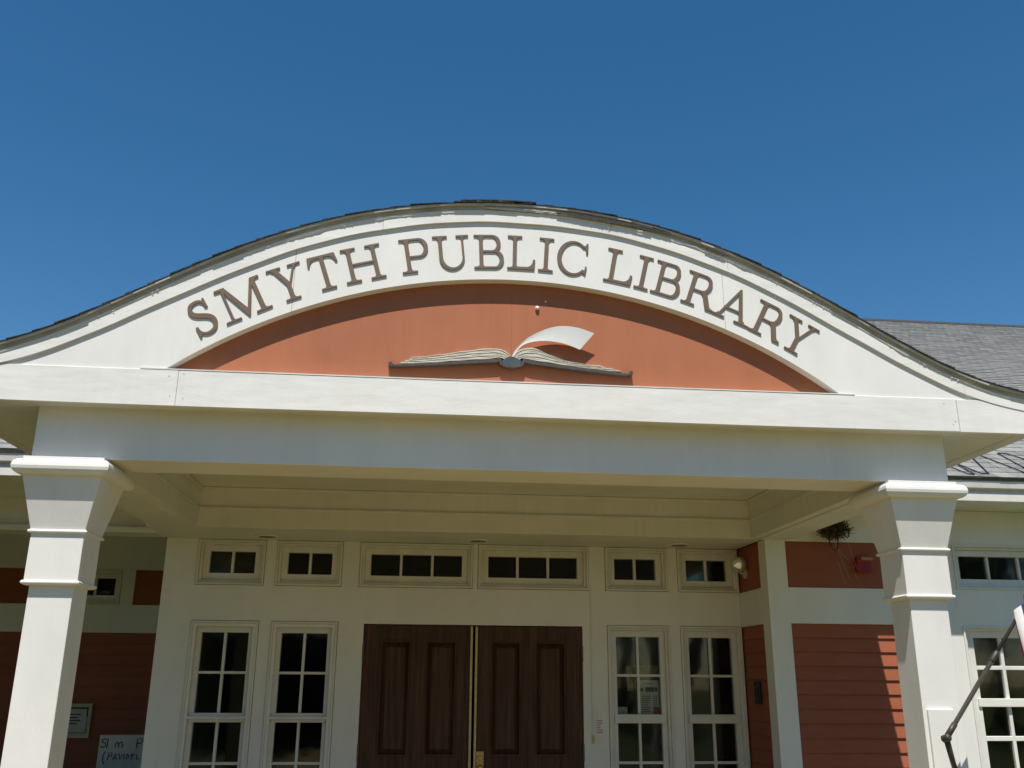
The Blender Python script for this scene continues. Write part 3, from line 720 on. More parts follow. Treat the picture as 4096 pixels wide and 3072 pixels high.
# ================================================================== raised lettering
def bez(p0, p1, p2, n=6):
    return [(lerp(lerp(p0[0], p1[0], t), lerp(p1[0], p2[0], t), t), lerp(lerp(p0[1], p1[1], t), lerp(p1[1], p2[1], t), t)) for t in [i / n for i in range(n + 1)]]
ST, SW = 0.047, 0.107
def stem(xc, w, y0, y1): return [(xc - w / 2, y0), (xc + w / 2, y0), (xc + w / 2, y1), (xc - w / 2, y1)]
def serif(xc, w, l, r, y, up, br=0.085):
    s = 1 if up else -1; t = s * ST
    p = [(l, y), (r, y), (r, y + t)]
    p += bez((max(xc + w / 2 + br * .9, min(r, xc + w / 2 + br)), y + t), (xc + w / 2, y + t), (xc + w / 2, y + t + s * br))
    p += bez((xc - w / 2, y + t + s * br), (xc - w / 2, y + t), (min(xc - w / 2 - br * .9, max(l, xc - w / 2 - br)), y + t))
    p += [(l, y + t)]
    return p
def bowl(xs, xmax, y0, y1, thin, thick):
    r = (y1 - y0) / 2; cy = (y0 + y1) / 2; cx = xmax - r * 0.92
    out = [(xs, y0)] + [(cx + (xmax - cx) * sin(t) ** 0.9 if t not in (0, pi) else cx, cy - r * cos(t)) for t in [pi * i / 16 for i in range(17)]] + [(xs, y1)]
    ri = r - thin; xi = xmax - thick; ci = cx - 0.01
    inn = [(xs, y1 - thin)] + [(ci + (xi - ci) * sin(t) ** 0.9 if t not in (0, pi) else ci, cy + ri * cos(t)) for t in [pi * i / 16 for i in range(17)]] + [(xs, y0 + thin)]
    return out + inn
def ellarc(cx, cy, rx, ry, a0, a1, n=24): return [(cx + rx * cos(radians(lerp(a0, a1, i / n))), cy + ry * sin(radians(lerp(a0, a1, i / n)))) for i in range(n + 1)]
def stroke(path, widths):
    l = []; r = []
    for i, (x, y) in enumerate(path):
        a = path[max(i - 1, 0)]; b = path[min(i + 1, len(path) - 1)]; dx, dy = b[0] - a[0], b[1] - a[1]; h = hypot(dx, dy) or 1; w = widths[i] / 2
        l.append((x - dy / h * w, y + dx / h * w)); r.append((x + dy / h * w, y - dx / h * w))
    return l + r[::-1]
def glyph(ch):
    if ch == 'I': return 0.40, [stem(.2, SW, .03, .97), serif(.2, SW, 0, .4, 0, True), serif(.2, SW, 0, .4, 1, False)]
    if ch == 'H':
        p = [[(.2, .480), (.86, .480), (.86, .535), (.2, .535)]]
        for x in (.2, .86): p += [stem(x, SW, .03, .97), serif(x, SW, x - .2, x + .2, 0, True), serif(x, SW, x - .2, x + .2, 1, False)]
        return 1.06, p
    if ch == 'L':
        arm = [(.2, 0), (.745, 0), (.765, .305), (.705, .305)] + bez((.705, .305), (.69, .085), (.52, .075)) + [(.2, .075)]
        return .765, [stem(.2, SW, .03, .97), serif(.2, SW, 0, .3, 0, True), serif(.2, SW, 0, .4, 1, False), arm]
    if ch == 'T':
        top = [(.035, 1), (.775, 1), (.81, .735), (.755, .735)] + bez((.755, .735), (.72, .925), (.56, .93)) + [(.25, .93)] + bez((.25, .93), (.09, .925), (.055, .735)) + [(0, .735)]
        return .81, [stem(.405, SW, .03, .97), serif(.405, SW, .205, .605, 0, True), top]
    if ch == 'P': return .77, [stem(.2, SW, .03, .97), serif(.2, SW, 0, .41, 0, True), serif(.2, SW, 0, .3, 1, False), bowl(.2, .77, .435, 1, .052, .118)]
    if ch == 'B': return .82, [stem(.2, SW, .03, .97), serif(.2, SW, 0, .3, 0, True), serif(.2, SW, 0, .3, 1, False), bowl(.2, .745, .485, 1, .052, .112), bowl(.2, .82, 0, .537, .054, .120)]
    if ch == 'R':
        leg = [(.40, .49)] + bez((.40, .49), (.50, .47), (.56, .36)) + [(.72, .0), (.93, 0), (.93, .055)] + bez((.93, .055), (.85, .06), (.815, .13)) + bez((.70, .40), (.65, .50), (.56, .53))
        return .93, [stem(.2, SW, .03, .97), serif(.2, SW, 0, .4, 0, True), serif(.2, SW, 0, .3, 1, False), bowl(.2, .745, .455, 1, .052, .112), leg]
    if ch == 'U':
        out = [(.149, .97)] + [(.149, .34)] + ellarc(.4925, .34, .3435, .36, 180, 360) + [(.836, .97)]
        inn = [(.776, .97), (.776, .36)] + ellarc(.5145, .36, .2615, .310, 0, -180) + [(.253, .97)]
        return 1.0, [out + inn, serif(.2, SW, 0, .4, 1, False), serif(.806, .060, .64, .98, 1, False, .06)]
    if ch == 'C':
        out = ellarc(.45, .5, .45, .515, 47, 318, 44); inn = ellarc(.472, .5, .352, .458, 318, 47, 44)
        up = [(.70, .90), (.79, .80), (.80, .68), (.855, .68), (.845, .985), (.80, .985), (.775, .915)]
        lo = [(.72, .10), (.80, .19), (.805, .29), (.85, .29), (.83, .035), (.785, .055)]
        return .855, [out + inn, up, lo]
    if ch == 'S':
        pts = [(.500, .765), (.470, .87), (.39, .945), (.285, .955), (.165, .915), (.105, .81), (.115, .69), (.20, .60), (.33, .53), (.45, .455), (.525, .35), (.525, .215), (.45, .09), (.335, .042), (.215, .05), (.115, .125), (.07, .25)]
        fine = []
        for i in range(len(pts) - 1):
            p0 = pts[max(i - 1, 0)]; p1 = pts[i]; p2 = pts[i + 1]; p3 = pts[min(i + 2, len(pts) - 1)]
            for t in (0, .25, .5, .75):
                fine.append(tuple(.5 * (2 * p1[k] + (p2[k] - p0[k]) * t + (2 * p0[k] - 5 * p1[k] + 4 * p2[k] - p3[k]) * t * t + (3 * p1[k] - p0[k] - 3 * p2[k] + p3[k]) * t ** 3) for k in (0, 1)))
        fine.append(pts[-1]); n = len(fine); ws = [0.050 + 0.080 * sin(pi * i / (n - 1)) ** 1.5 for i in range(n)]
        up = [(.475, .715), (.54, .715), (.535, .985), (.49, .985), (.455, .91)]; lo = [(.035, .305), (.095, .305), (.125, .10), (.075, .0), (.03, .0)]
        return .61, [stroke(fine, ws), up, lo]
    if ch == 'M':
        d1 = [(.13, 1), (.295, 1), (.70, .22), (.645, -.0), (.605, .0)]; d1 = [(.18, .985), (.25, 1.0), (.29, 1.0), (.675, .20), (.655, .0), (.620, .0)]
        d2 = [(.620, 0), (.655, 0), (1.02, .88), (1.02, 1.0), (.985, 1.0), (.615, .13)]
        sl = [(0.03, 1), (.30, 1), (.28, .90)] + bez((.28, .9), (.20, .938), (.03, .938)); sl = [(0.03, 1), (.30, 1), (.30, .90), (.17, .93), (.03, .938)]
        sr = [(.985, 1), (1.22, 1), (1.22, .938)] + bez((1.15, .938), (1.10, .93), (1.095, .86)) + [(.985, .86)]
        return 1.29, [stem(.215, .058, .03, .93), serif(.215, .058, .02, .42, 0, True, .06), d1, d2, sl, sr, stem(1.035, SW, .03, .98), serif(1.035, SW, .83, 1.245, 0, True)]
    if ch == 'Y':
        la = [(.135, .97), (.26, .97), (.515, .49), (.511, .36), (.409, .36), (.409, .45)]
        ra = [(.715, .97), (.775, .97), (.511, .42), (.47, .45)]
        return .92, [stem(.46, SW, .03, .45), serif(.46, SW, .26, .66, 0, True), la, ra, serif(.20, .125, 0, .385, 1, False, .05), serif(.745, .06, .575, .92, 1, False, .05)]
    if ch == 'A':
        l = [(.158, .03), (.215, .03), (.575, .90), (.56, 1.0), (.545, 1.0)]; r = [(.805, .03), (.93, .03), (.60, 1.0), (.545, 1.0), (.52, .93)]
        return 1.08, [l, r, [(.27, .305), (.80, .305), (.80, .357), (.27, .357)], serif(.185, .075, 0, .37, 0, True, .06), serif(.865, .15, .66, 1.08, 0, True, .06)]
LT = thing('library_lettering', 'raised brown letters reading SMYTH PUBLIC LIBRARY along the white arch', 'lettering', (XC, YS, 3.9))
txt = [('S', -32.0, -29.72), ('M', -29.15, -24.4), ('Y', -24.0, -20.67), ('T', -20.2, -17.27), ('H', -16.92, -13.06), ('P', -11.32, -8.52), ('U', -8.1, -4.45), ('B', -4.1, -1.15), ('L', -0.77, 2.0), ('I', 2.36, 3.83),
       ('C', 4.2, 7.26), ('L', 9.12, 11.95), ('I', 12.3, 13.74), ('B', 14.08, 16.96), ('R', 17.36, 20.68), ('A', 20.75, 24.65), ('R', 24.80, 28.18), ('Y', 27.98, 31.36)]
CAP = 0.2105
for ch, a0, a1 in txt:
    w, polys = glyph(ch); V, T = tri_union(polys)
    th = radians((a0 + a1) / 2); wm = radians(a1 - a0) * 3.335; sx = wm / w
    r0 = 3.2375 - 0.010 * (abs(a0 + a1) / 62) ** 2
    ax = (cos(th), -sin(th)); ay = (sin(th), cos(th))
    W = []
    for (x, y) in V:
        lx = (x - w / 2) * sx; ly = r0 + y * CAP
        W.append((XC + ax[0] * lx + ay[0] * ly, CIRC_Z + ax[1] * lx + ay[1] * ly))
    m = MB().shape2d(W, T, YS - 0.0078, YS - 0.0005)
    obj('letter', m.mesh(), 'bronze', LT, label='raised brown serif letter ' + ch)

# ================================================================== open book emblem
BK = thing('book_emblem', 'sculpted open book with one turning white page on the red tympanum', 'emblem', (0.489, 4.94, 3.34))
y0, y1 = 4.9075, 4.943
left = [(-.193, 3.334), (-.1945, 3.353), (-.188, 3.3605), (-.178, 3.3605), (-.170, 3.349), (-.155, 3.3455), (.10, 3.368), (.30, 3.388), (.405, 3.400), (.424, 3.408), (.424, 3.392), (.410, 3.380), (.10, 3.352), (-.15, 3.332)]
right = [(.556, 3.408), (.572, 3.404), (.62, 3.394), (.90, 3.366), (1.145, 3.343), (1.156, 3.348), (1.162, 3.3605), (1.174, 3.3625), (1.1785, 3.355), (1.1755, 3.336), (1.13, 3.328), (.90, 3.347), (.60, 3.376), (.556, 3.388)]
sp_out = [(.424, 3.409)] + [(.489 + .071 * cos(t), 3.384 - .034 * sin(t) ** .8 if 0 < t < pi else 3.384) for t in [pi - pi * i / 16 for i in range(17)]] + [(.556, 3.409)]
sp_in = [(.549, 3.398)] + [(.489 + .055 * cos(t), 3.384 - .021 * (sin(t) ** .8 if 0 < t < pi else 0)) for t in [pi * i / 16 for i in range(17)]] + [(.432, 3.398)]
obj('cover', MB().poly(left, y0, y1).mesh(0.0015, 1), 'cover', BK)
obj('cover', MB().poly(right, y0, y1).mesh(0.0015, 1), 'cover', BK)
obj('spine_cover', MB().poly(sp_out + sp_in, y0 - .001, y1).mesh(0.001, 1), 'cover', BK)
obj('spine_block', MB().poly([(.434, 3.386), (.440, 3.374), (.455, 3.366), (.489, 3.3645), (.523, 3.366), (.538, 3.374), (.545, 3.386), (.543, 3.397), (.525, 3.404), (.489, 3.4185), (.455, 3.404), (.437, 3.396)], y0 + .004, y1).mesh(0.001, 1), 'spine', BK)
def crv(pts, n=40):
    out = []; sl = [0]
    for i in range(1, len(pts)): sl.append(sl[-1] + hypot(pts[i][0] - pts[i - 1][0], pts[i][1] - pts[i - 1][1]))
    for k in range(n + 1):
        s = sl[-1] * k / n; i = 0
        while i < len(pts) - 2 and sl[i + 1] < s: i += 1
        t = (s - sl[i]) / (sl[i + 1] - sl[i]); p0 = pts[max(i - 1, 0)]; p1 = pts[i]; p2 = pts[i + 1]; p3 = pts[min(i + 2, len(pts) - 1)]
        out.append(tuple(.5 * (2 * p1[q] + (p2[q] - p0[q]) * t + (2 * p0[q] - 5 * p1[q] + 4 * p2[q] - p3[q]) * t * t + (3 * p1[q] - p0[q] - 3 * p2[q] + p3[q]) * t ** 3) for q in (0, 1)))
    return out
def pages(tops, bots, ends, n):
    T = crv(tops); B = crv(bots)
    for k in range(n):
        f0, f1 = k / n, (k + 0.80) / n; a = []; b = []; cut = ends[min(k * len(ends) // n, len(ends) - 1)]
        for i in range(41):
            t, bt = T[i], B[i]
            if i > 41 * cut: break
            wv = 0.0011 * sin(i * 0.7 + k * 2)
            a.append((lerp(t[0], bt[0], f0), lerp(t[1], bt[1], f0) + wv)); b.append((lerp(t[0], bt[0], f1), lerp(t[1], bt[1], f1) + wv))
        e = (a[-1][0] + (a[-1][0] - a[-2][0]) * 0.5, a[-1][1] + 0.004)
        obj('leaf', MB().poly(a + [e] + b[::-1], y0 + 0.004 + 0.0022 * (n - k) * 0.5 + (0.003 if k % 2 else 0), y1).mesh(0.0008, 1), 'page', BK)
    obj('leaf_block', MB().poly(T[:int(41 * .86)] + B[:int(41 * .86)][::-1], y0 + 0.014, y1).mesh(), 'page_dark', BK)
pages([(.483, 3.423), (.462, 3.446), (.43, 3.461), (.395, 3.466), (.30, 3.456), (.18, 3.434), (.07, 3.413), (-.02, 3.399), (-.085, 3.390)],
      [(.446, 3.402), (.425, 3.409), (.40, 3.405), (.35, 3.397), (.25, 3.387), (.15, 3.376), (.03, 3.363), (-.06, 3.356), (-.13, 3.350)], (0.93, 0.96, 1.0), 7)
pages([(.497, 3.421), (.515, 3.446), (.545, 3.468), (.585, 3.478), (.625, 3.474), (.70, 3.443), (.79, 3.412), (.90, 3.394), (1.02, 3.388)],
      [(.534, 3.402), (.545, 3.410), (.565, 3.408), (.60, 3.402), (.66, 3.394), (.75, 3.384), (.86, 3.372), (.98, 3.361), (1.115, 3.352)], (0.92, 0.96, 1.0), 7)
# the turning page: a curved thin sheet
tp = crv([(.490, 3.424), (.503, 3.455), (.524, 3.483), (.555, 3.515), (.594, 3.545), (.687, 3.590), (.772, 3.6085), (.865, 3.600), (.957, 3.570)], 36)
bt = crv([(.500, 3.422), (.508, 3.440), (.528, 3.468), (.550, 3.490), (.590, 3.508), (.660, 3.518), (.736, 3.513), (.805, 3.498), (.874, 3.471)], 36)
vs = []; fs = []
for i in range(37):
    f = i / 36; yy = 4.934 - 0.036 * sin(f * pi * .55); t_ = 0.003
    for q in range(5):
        g = q / 4; x, z = lerp(tp[i][0], bt[i][0], g), lerp(tp[i][1], bt[i][1], g); yv = yy - 0.008 * f * (1 - g) + 0.006 * g * (1 - g)
        vs += [(x, yv, z), (x, yv + t_, z)]
for i in range(36):
    for q in range(4):
        a = 10 * i + 2 * q; b = a + 10; fs += [(a, a + 2, b + 2, b), (a + 1, b + 1, b + 3, a + 3)]
    a = 10 * i; fs += [(a, a + 10, a + 11, a + 1), (a + 8, a + 9, a + 19, a + 18)]
for q in range(4):
    a = 360 + 2 * q; fs += [(a, a + 1, a + 3, a + 2)]; a = 2 * q; fs += [(a, a + 2, a + 3, a + 1)]
obj('turning_page', MB().add(vs, fs).mesh(), 'page_white', BK)

# glass knobs above the book
def knob(x, z, r, name, label):
    m = MB(); prof = [(0, r * .55), (r * .5, r * .6), (r * .55, r)] + [(r * .55 + r * sin(t), r * cos(t)) for t in [pi / 2 * i / 6 for i in range(6)]] + [(r * 1.55, r * .08)]
    m.lathe(prof, (x, 4.944, z), (0, -1, 0), 20)
    o = obj(name, m.mesh(), 'crystal', org=(x, 4.944, z), smooth=True); tag(o, label, 'knob', 'round glass knobs above the book'); return o
knob(0.637, 3.728, 0.0125, 'glass_knob', 'round glass knob in the sunlight above the turning page')
knob(0.686, 3.772, 0.006, 'glass_knob', 'tiny glass knob in the shadow under the arch')

# ================================================================== recessed lights in the entry soffit
for x, lab in ((-1.21, 'round recessed ceiling light above the two left windows'), (0.502, 'round recessed ceiling light above the double door'), (2.205, 'round recessed ceiling light above the two right windows')):
    t = thing('recessed_light', lab, 'ceiling light', (x, 7.75, ZB), 'recessed lights in the entry soffit')
    obj('trim_ring', MB().lathe([(0.003, 0.066), (0.003, 0.098), (0.010, 0.100), (0.014, 0.094), (0.016, 0.075), (0.008, 0.066)], (x, 7.75, ZB + 0.002), (0, 0, -1), 36).mesh(), 'white', t, smooth=True)
    obj('lens', MB().lathe([(0, 0.066), (0.012, 0.066), (0.014, 0.05), (0.015, 0.001)], (x, 7.75, ZB - 0.001), (0, 0, -1), 32).mesh(), 'lens', t, smooth=True)

# ================================================================== flood lamp at the right
FL = thing('flood_lamp', 'round silver flood lamp on a swivel arm beside the right transom', 'lamp', (2.80, 7.83, 2.60))
hd = Vector((-0.30, -1.0, -0.32)).normalized(); hc = Vector((2.735, 7.80, 2.635))
obj('lamp_head', MB().lathe([(-0.11, 0.022), (-0.085, 0.026), (-0.06, 0.032), (-0.015, 0.060), (-0.004, 0.064), (0.0, 0.060)], hc, hd, 28).mesh(), 'lamp_body', FL, smooth=True)
obj('lamp_lens', MB().lathe([(-0.002, 0.0595), (0.006, 0.055), (0.014, 0.042), (0.019, 0.022), (0.020, 0.002)], hc, hd, 28).mesh(), 'lamp_glass', FL, smooth=True)
obj('lamp_arm', MB().tube([hc - hd * 0.10, hc - hd * 0.10 + Vector((0.0, 0.02, -0.03)), (2.77, 7.86, 2.57), (2.80, 7.86, 2.57)], 0.013, 10).mesh(), 'lamp_body', FL, smooth=True)
obj('base_plate', MB().lathe([(0, 0.045), (0.015, 0.045), (0.026, 0.03)], (2.812, 7.86, 2.57), (-1, 0, 0), 24).mesh(), 'lamp_body', FL)

# ================================================================== fire alarm
FA = thing('fire_alarm', 'red fire alarm horn with amber strobe on the upper red panel', 'fire alarm', (3.61, YO, 2.54))
obj('housing', MB().box(3.545, 3.675, YO - 0.055, YO + 0.004, 2.535, 2.655).mesh(0.008), 'alarm_red', FA)
obj('strobe_lens', MB().box(3.572, 3.668, YO - 0.078, YO - 0.054, 2.626, 2.652).mesh(0.004), 'alarm_yellow', FA)
m = MB()
for k in range(5): m.box(3.565, 3.655, YO - 0.058, YO - 0.054, 2.548 + k * 0.014, 2.553 + k * 0.014)
obj('grille', m.mesh(), 'black', FA)
m = MB(); rn = random.Random(8)
for (a, b) in (((3.30, 7.22, 2.80), (3.52, 7.33, 2.60)), ((3.34, 7.22, 2.78), (3.49, 7.33, 2.46)), ((3.44, 7.2, 2.75), (3.545, 7.30, 2.55)), ((3.52, 7.33, 2.60), (3.56, 7.34, 2.46)), ((3.47, 7.3, 2.57), (3.545, 7.31, 2.60)), ((3.40, 7.33, 2.62), (3.45, 7.34, 2.43))):
    a, b = Vector(a), Vector(b); mid = (a + b) / 2 + Vector((0, 0, -0.02)); m.tube([a, mid, b], 0.0007, 4)
tag(obj('cobweb', m.mesh(), 'web', org=(3.48, 7.3, 2.6)), 'thin dusty cobweb strands hanging beside the red fire alarm', 'cobweb')

# ================================================================== bird nest with dangling loops
NS = thing('bird_nest', 'ragged straw bird nest tucked under the eave behind the right column', 'nest', (3.34, 7.2, 2.86))
def straws(n, seed, mat_, cx, cz, rx, rz, ln, r):
    rn = random.Random(seed); m = MB()
    for k in range(n):
        a = rn.uniform(0, 2 * pi); q = rn.random() ** .5; c = Vector((cx + rx * q * cos(a), 7.22 + rn.uniform(-.09, .08), cz + rz * q * sin(a)))
        d = Vector((rn.uniform(-1, 1), rn.uniform(-.6, .6), rn.uniform(-1, .6))).normalized() * ln * rn.uniform(.5, 1.2); bend = Vector((rn.uniform(-1, 1), rn.uniform(-1, 1), rn.uniform(-1, .2))) * ln * .35
        m.tube([c - d, c + bend, c + d], [r, r, r * .5], 3, cap=False)
    return m.mesh()
obj('straw', straws(520, 1, 'nest', 3.34, 2.865, 0.115, 0.075, 0.045, 0.0018), 'nest', NS)['kind'] = 'stuff'
obj('moss', straws(380, 2, 'nest_green', 3.335, 2.86, 0.075, 0.06, 0.035, 0.003), 'nest_green', NS)['kind'] = 'stuff'
m = MB()
def loop(x0, x1, zt, zb, y): return [(x0, y, zt), (x0 + .002, y, lerp(zt, zb, .5)), (lerp(x0, x1, .2), y - .01, lerp(zt, zb, .9)), ((x0 + x1) / 2, y - .01, zb), (lerp(x0, x1, .8), y - .01, lerp(zt, zb, .88)), (x1 - .002, y, lerp(zt, zb, .45)), (x1, y, zt)]
m.tube(loop(3.262, 3.338, 2.82, 2.68, 7.16), 0.0042, 6); obj('hanging_loop', m.mesh(), 'nest_green', NS, smooth=True)
obj('hanging_loop', MB().tube(loop(3.385, 3.43, 2.86, 2.785, 7.15), 0.0048, 6).mesh(), 'cable', NS, smooth=True)

# ================================================================== wall intercom, conduit, switch label
m = MB().box(2.782, 2.802, 7.655, 7.77, 1.512, 1.685).mesh(0.006)
ic = thing('intercom', 'small black entry keypad on the red return wall', 'intercom', (2.80, 7.71, 1.51))
obj('housing', m, 'black', ic)
m = MB()
for k in range(3): m.box(2.7785, 2.783, 7.69, 7.735, 1.54 + k * 0.045, 1.562 + k * 0.045)
obj('button', m.mesh(0.001, 1), 'hinge', ic)
cd = thing('wire_conduit', 'thin white surface conduit running down the wall right of the door', 'conduit', (1.49, YB, 1.2))
obj('channel', MB().box(1.4835, 1.4985, YB - 0.010, YB - 0.0003, 1.258, 2.42).mesh(0.003), 'white_trim', cd)
obj('end_fitting', MB().box(1.480, 1.502, YB - 0.016, YB - 0.0003, 1.196, 1.2575).mesh(0.003), 'tan_frame', cd)
sl_ = thing('notice_label', 'small pale label with faded red print right of the door', 'label', (1.548, YB, 1.26))
obj('card', MB().box(1.513, 1.583, YB - 0.004, YB - 0.0003, 1.264, 1.388).mesh(), 'paper', sl_)
m = MB(); rn = random.Random(2)
for k in range(6): m.box(1.521, 1.521 + rn.uniform(.03, .053), YB - 0.0055, YB - 0.0042, 1.275 + k * 0.018, 1.284 + k * 0.018)
obj('print', m.mesh(), 'pink_print', sl_)

# papers taped inside the third window
yp = YB + 0.098
pn = thing('window_notice', 'white printed notice taped inside the window right of the door', 'notice', (1.99, yp, 1.41))
obj('sheet', MB().box(1.905, 2.078, yp, yp + 0.002, 1.422, 1.690).mesh(), 'paper', pn)
m = MB()
m.box(1.94, 2.03, yp - .0015, yp - .0005, 1.658, 1.664); m.box(1.918, 1.945, yp - .0015, yp - .0005, 1.600, 1.628); m.box(1.962, 2.04, yp - .0015, yp - .0005, 1.596, 1.634); m.box(2.044, 2.066, yp - .0015, yp - .0005, 1.60, 1.63)
rn = random.Random(6)
for k in range(8):
    z = 1.565 - k * 0.0175; m.box(1.93, 1.93 + rn.uniform(.055, .08), yp - .0015, yp - .0005, z - .006, z); m.box(2.025, 2.06, yp - .0015, yp - .0005, z - .006, z)
obj('print', m.mesh(), 'ink', pn)
tag(obj('red_sticker', MB().box(2.024, 2.078, yp - 0.004, yp - 0.002, 1.4225, 1.472).mesh(), 'red_print', org=(2.05, yp, 1.42)), 'red square sticker at the corner of the printed window notice', 'sticker')
tag(obj('paper_label', MB().box(1.713, 1.805, yp, yp + 0.002, 1.420, 1.475).mesh(), 'paper', org=(1.76, yp, 1.42)), 'blank white paper label in the lower left pane corner', 'label')
yq = YB + 0.16
tag(obj('poster', MB().box(1.82, 1.875, yq, yq + 0.003, 1.60, 1.80).mesh(), ['yellow_print'], org=(1.84, yq, 1.41)), 'narrow yellow poster hanging behind the left panes', 'poster')
tag(obj('yellow_sign', MB().box(1.88, 2.11, yq + .004, yq + 0.007, 1.745, 1.815).mesh(), ['yellow_print'], org=(2.0, yq, 1.745)), 'yellow paper strip behind the upper right pane', 'sign')

# ================================================================== left porch: framed notice, hand-lettered board, bin
nf = thing('framed_notice', 'tan framed notice on the dark porch wall behind the left column', 'framed notice', (-3.38, YL, 1.09))
yn = YL - 0.035
obj('frame', MB().ring(-3.54, -3.225, 1.094, 1.424, 0.03, yn, YL - 0.012).mesh(0.004), 'tan_frame', nf)
obj('sheet', MB().box(-3.511, -3.254, yn + 0.012, YL - 0.014, 1.123, 1.395).mesh(), 'notice', nf)
m = MB().ring(-3.505, -3.262, 1.140, 1.385, 0.006, yn + 0.0095, yn + 0.0115)
m.box(-3.275, -3.268, yn + 0.0095, yn + 0.0115, 1.30, 1.385); m.box(-3.50, -3.27, yn + .0095, yn + .0115, 1.372, 1.386)
for k in range(4): m.box(-3.46, -3.36 + .03 * (k % 2), yn + .0095, yn + .0115, 1.225 + k * .03, 1.235 + k * .03)
obj('print', m.mesh(), 'ink', nf)
YSB = 8.9
sb = thing('sign_board', 'white board with black hand lettering leaning in the left porch', 'sign board', (-2.45, YSB, 0.5))
obj('board', MB().box(-2.66, -2.20, YSB, YSB + 0.012, 0.50, 1.208).mesh(0.002), 'notice', sb)
m = MB(); ys = YSB - 0.003
def ink(pts, r=0.0042): m.tube([(x, ys, z) for x, z in pts], r, 5)
ink([(-2.600, 1.172), (-2.622, 1.178), (-2.640, 1.165), (-2.628, 1.148), (-2.606, 1.140), (-2.604, 1.120), (-2.625, 1.108), (-2.646, 1.118)])
ink([(-2.588, 1.18), (-2.592, 1.10)])
ink([(-2.525, 1.105), (-2.52, 1.145), (-2.512, 1.152), (-2.498, 1.14), (-2.496, 1.105), (-2.492, 1.14), (-2.478, 1.152), (-2.466, 1.14), (-2.464, 1.105)])
ink([(-2.345, 1.10), (-2.342, 1.175), (-2.315, 1.18), (-2.295, 1.162), (-2.312, 1.142), (-2.34, 1.138)])
ink([(-2.60, 1.075), (-2.615, 1.04), (-2.612, 1.0), (-2.60, 0.975)])
for pts in ([(-2.575, 1.005), (-2.566, 1.062), (-2.545, 1.066), (-2.540, 1.045), (-2.565, 1.034)], [(-2.53, 1.01), (-2.512, 1.058), (-2.50, 1.012), (-2.524, 1.03)],
            [(-2.485, 1.058), (-2.47, 1.01), (-2.452, 1.052)], [(-2.44, 1.012), (-2.436, 1.055)], [(-2.415, 1.055), (-2.418, 1.012), (-2.395, 1.03), (-2.412, 1.052)],
            [(-2.375, 1.01), (-2.372, 1.06)], [(-2.385, 1.045), (-2.352, 1.047)], [(-2.335, 1.052), (-2.33, 1.012), (-2.305, 1.02)], [(-2.29, 1.055), (-2.268, 1.01), (-2.29, 1.005)]):
    ink(pts, 0.0036)
obj('lettering', m.mesh(), 'ink', sb)
bn = thing('plastic_bin', 'pale blue plastic bin with rounded lid below the hand-lettered board', 'bin', (-2.5, 8.6, 0.03))
obj('body', MB().lathe([(0.0, 0.20), (0.80, 0.25), (0.86, 0.262)], (-2.56, 8.55, 0.03), (0, 0, 1), 32).mesh(), 'bin', bn, smooth=True)
obj('lid', MB().lathe([(0.0, 0.272), (0.03, 0.275), (0.055, 0.24), (0.075, 0.12), (0.08, 0.01)], (-2.56, 8.55, 0.885), (0, 0, 1), 32).mesh(), 'bin', bn, smooth=True)

# ================================================================== flag on a jointed pole at the right
FP = thing('flag_pole', 'dark jointed flag pole bracketed to the front of the right column', 'flag pole', (2.885, 5.05, 1.2))
jn = Vector((2.772, 4.915, 1.417)); tipp = Vector((3.50, 4.915, 2.325))
pd = (tipp - jn).normalized()
obj('bracket', MB().tube([(2.89, 5.045, 1.19), (2.83, 4.98, 1.29), jn], [0.017, 0.014, 0.016], 12).mesh(), 'pole', FP, smooth=True)
obj('wall_plate', MB().box(2.85, 2.91, 5.036, 5.0515, 1.14, 1.235).mesh(0.004), 'pole', FP)
obj('joint', MB().lathe([(-.024, .013), (-.018, .019), (.018, .019), (.024, .013)], jn, (0.4, -0.8, 0.3), 16).mesh(), 'pole', FP)
obj('lower_tube', MB().tube([jn, jn + pd * 0.09, jn + pd * 0.091, jn + pd * 0.53], [0.0155, 0.0155, 0.0118, 0.0118], 12).mesh(), 'pole', FP, smooth=True)
obj('upper_tube', MB().tube([jn + pd * 0.52, tipp], [0.0095, 0.0095], 12).mesh(), 'pole', FP, smooth=True)
obj('collar', MB().tube([jn + pd * 0.49, jn + pd * 0.50, jn + pd * 0.55, jn + pd * 0.56], [0.0125, 0.015, 0.015, 0.011], 12).mesh(), 'pole', FP, smooth=True)
m = MB(); nu, nv = 40, 20; vs = []
for i in range(nu + 1):
    u = i / nu; hx = 3.226 + 0.27 * u; hz = 2.040 + 0.29 * u ** 0.9 - 0.012 * sin(u * 9)
    for j in range(nv + 1):
        v = j / nv
        x = hx + 0.050 * v * (1 - u) - 0.10 * v * u + 0.010 * v * sin(9 * u + 2)
        z = hz - v * (0.42 + 0.10 * u + 0.02 * sin(7 * u))
        y = 4.900 + 0.034 * sin(u * 24 + v * 1.3) * (0.30 + 0.8 * v) - 0.02 * v
        vs.append((x + 0.012 * cos(u * 24 + v), y, z))
stripes = [0, 1, 0, 0, 2, 0, 1, 1, 0, 0, 2, 2]
for i in range(nu):
    m.cur = stripes[(i // 2) % len(stripes)]
    for j in range(nv):
        a = i * (nv + 1) + j; m.f.append((a, a + 1, a + nv + 2, a + nv + 1)); m.mi.append(m.cur)
m.v = vs
fl = obj('hanging_flag', m.mesh(), ['flag_white', 'flag_red', 'flag_blue'], org=(3.3, 4.9, 2.1), smooth=True)
tag(fl, 'white, red and blue flag hanging in folds from the jointed pole', 'flag')

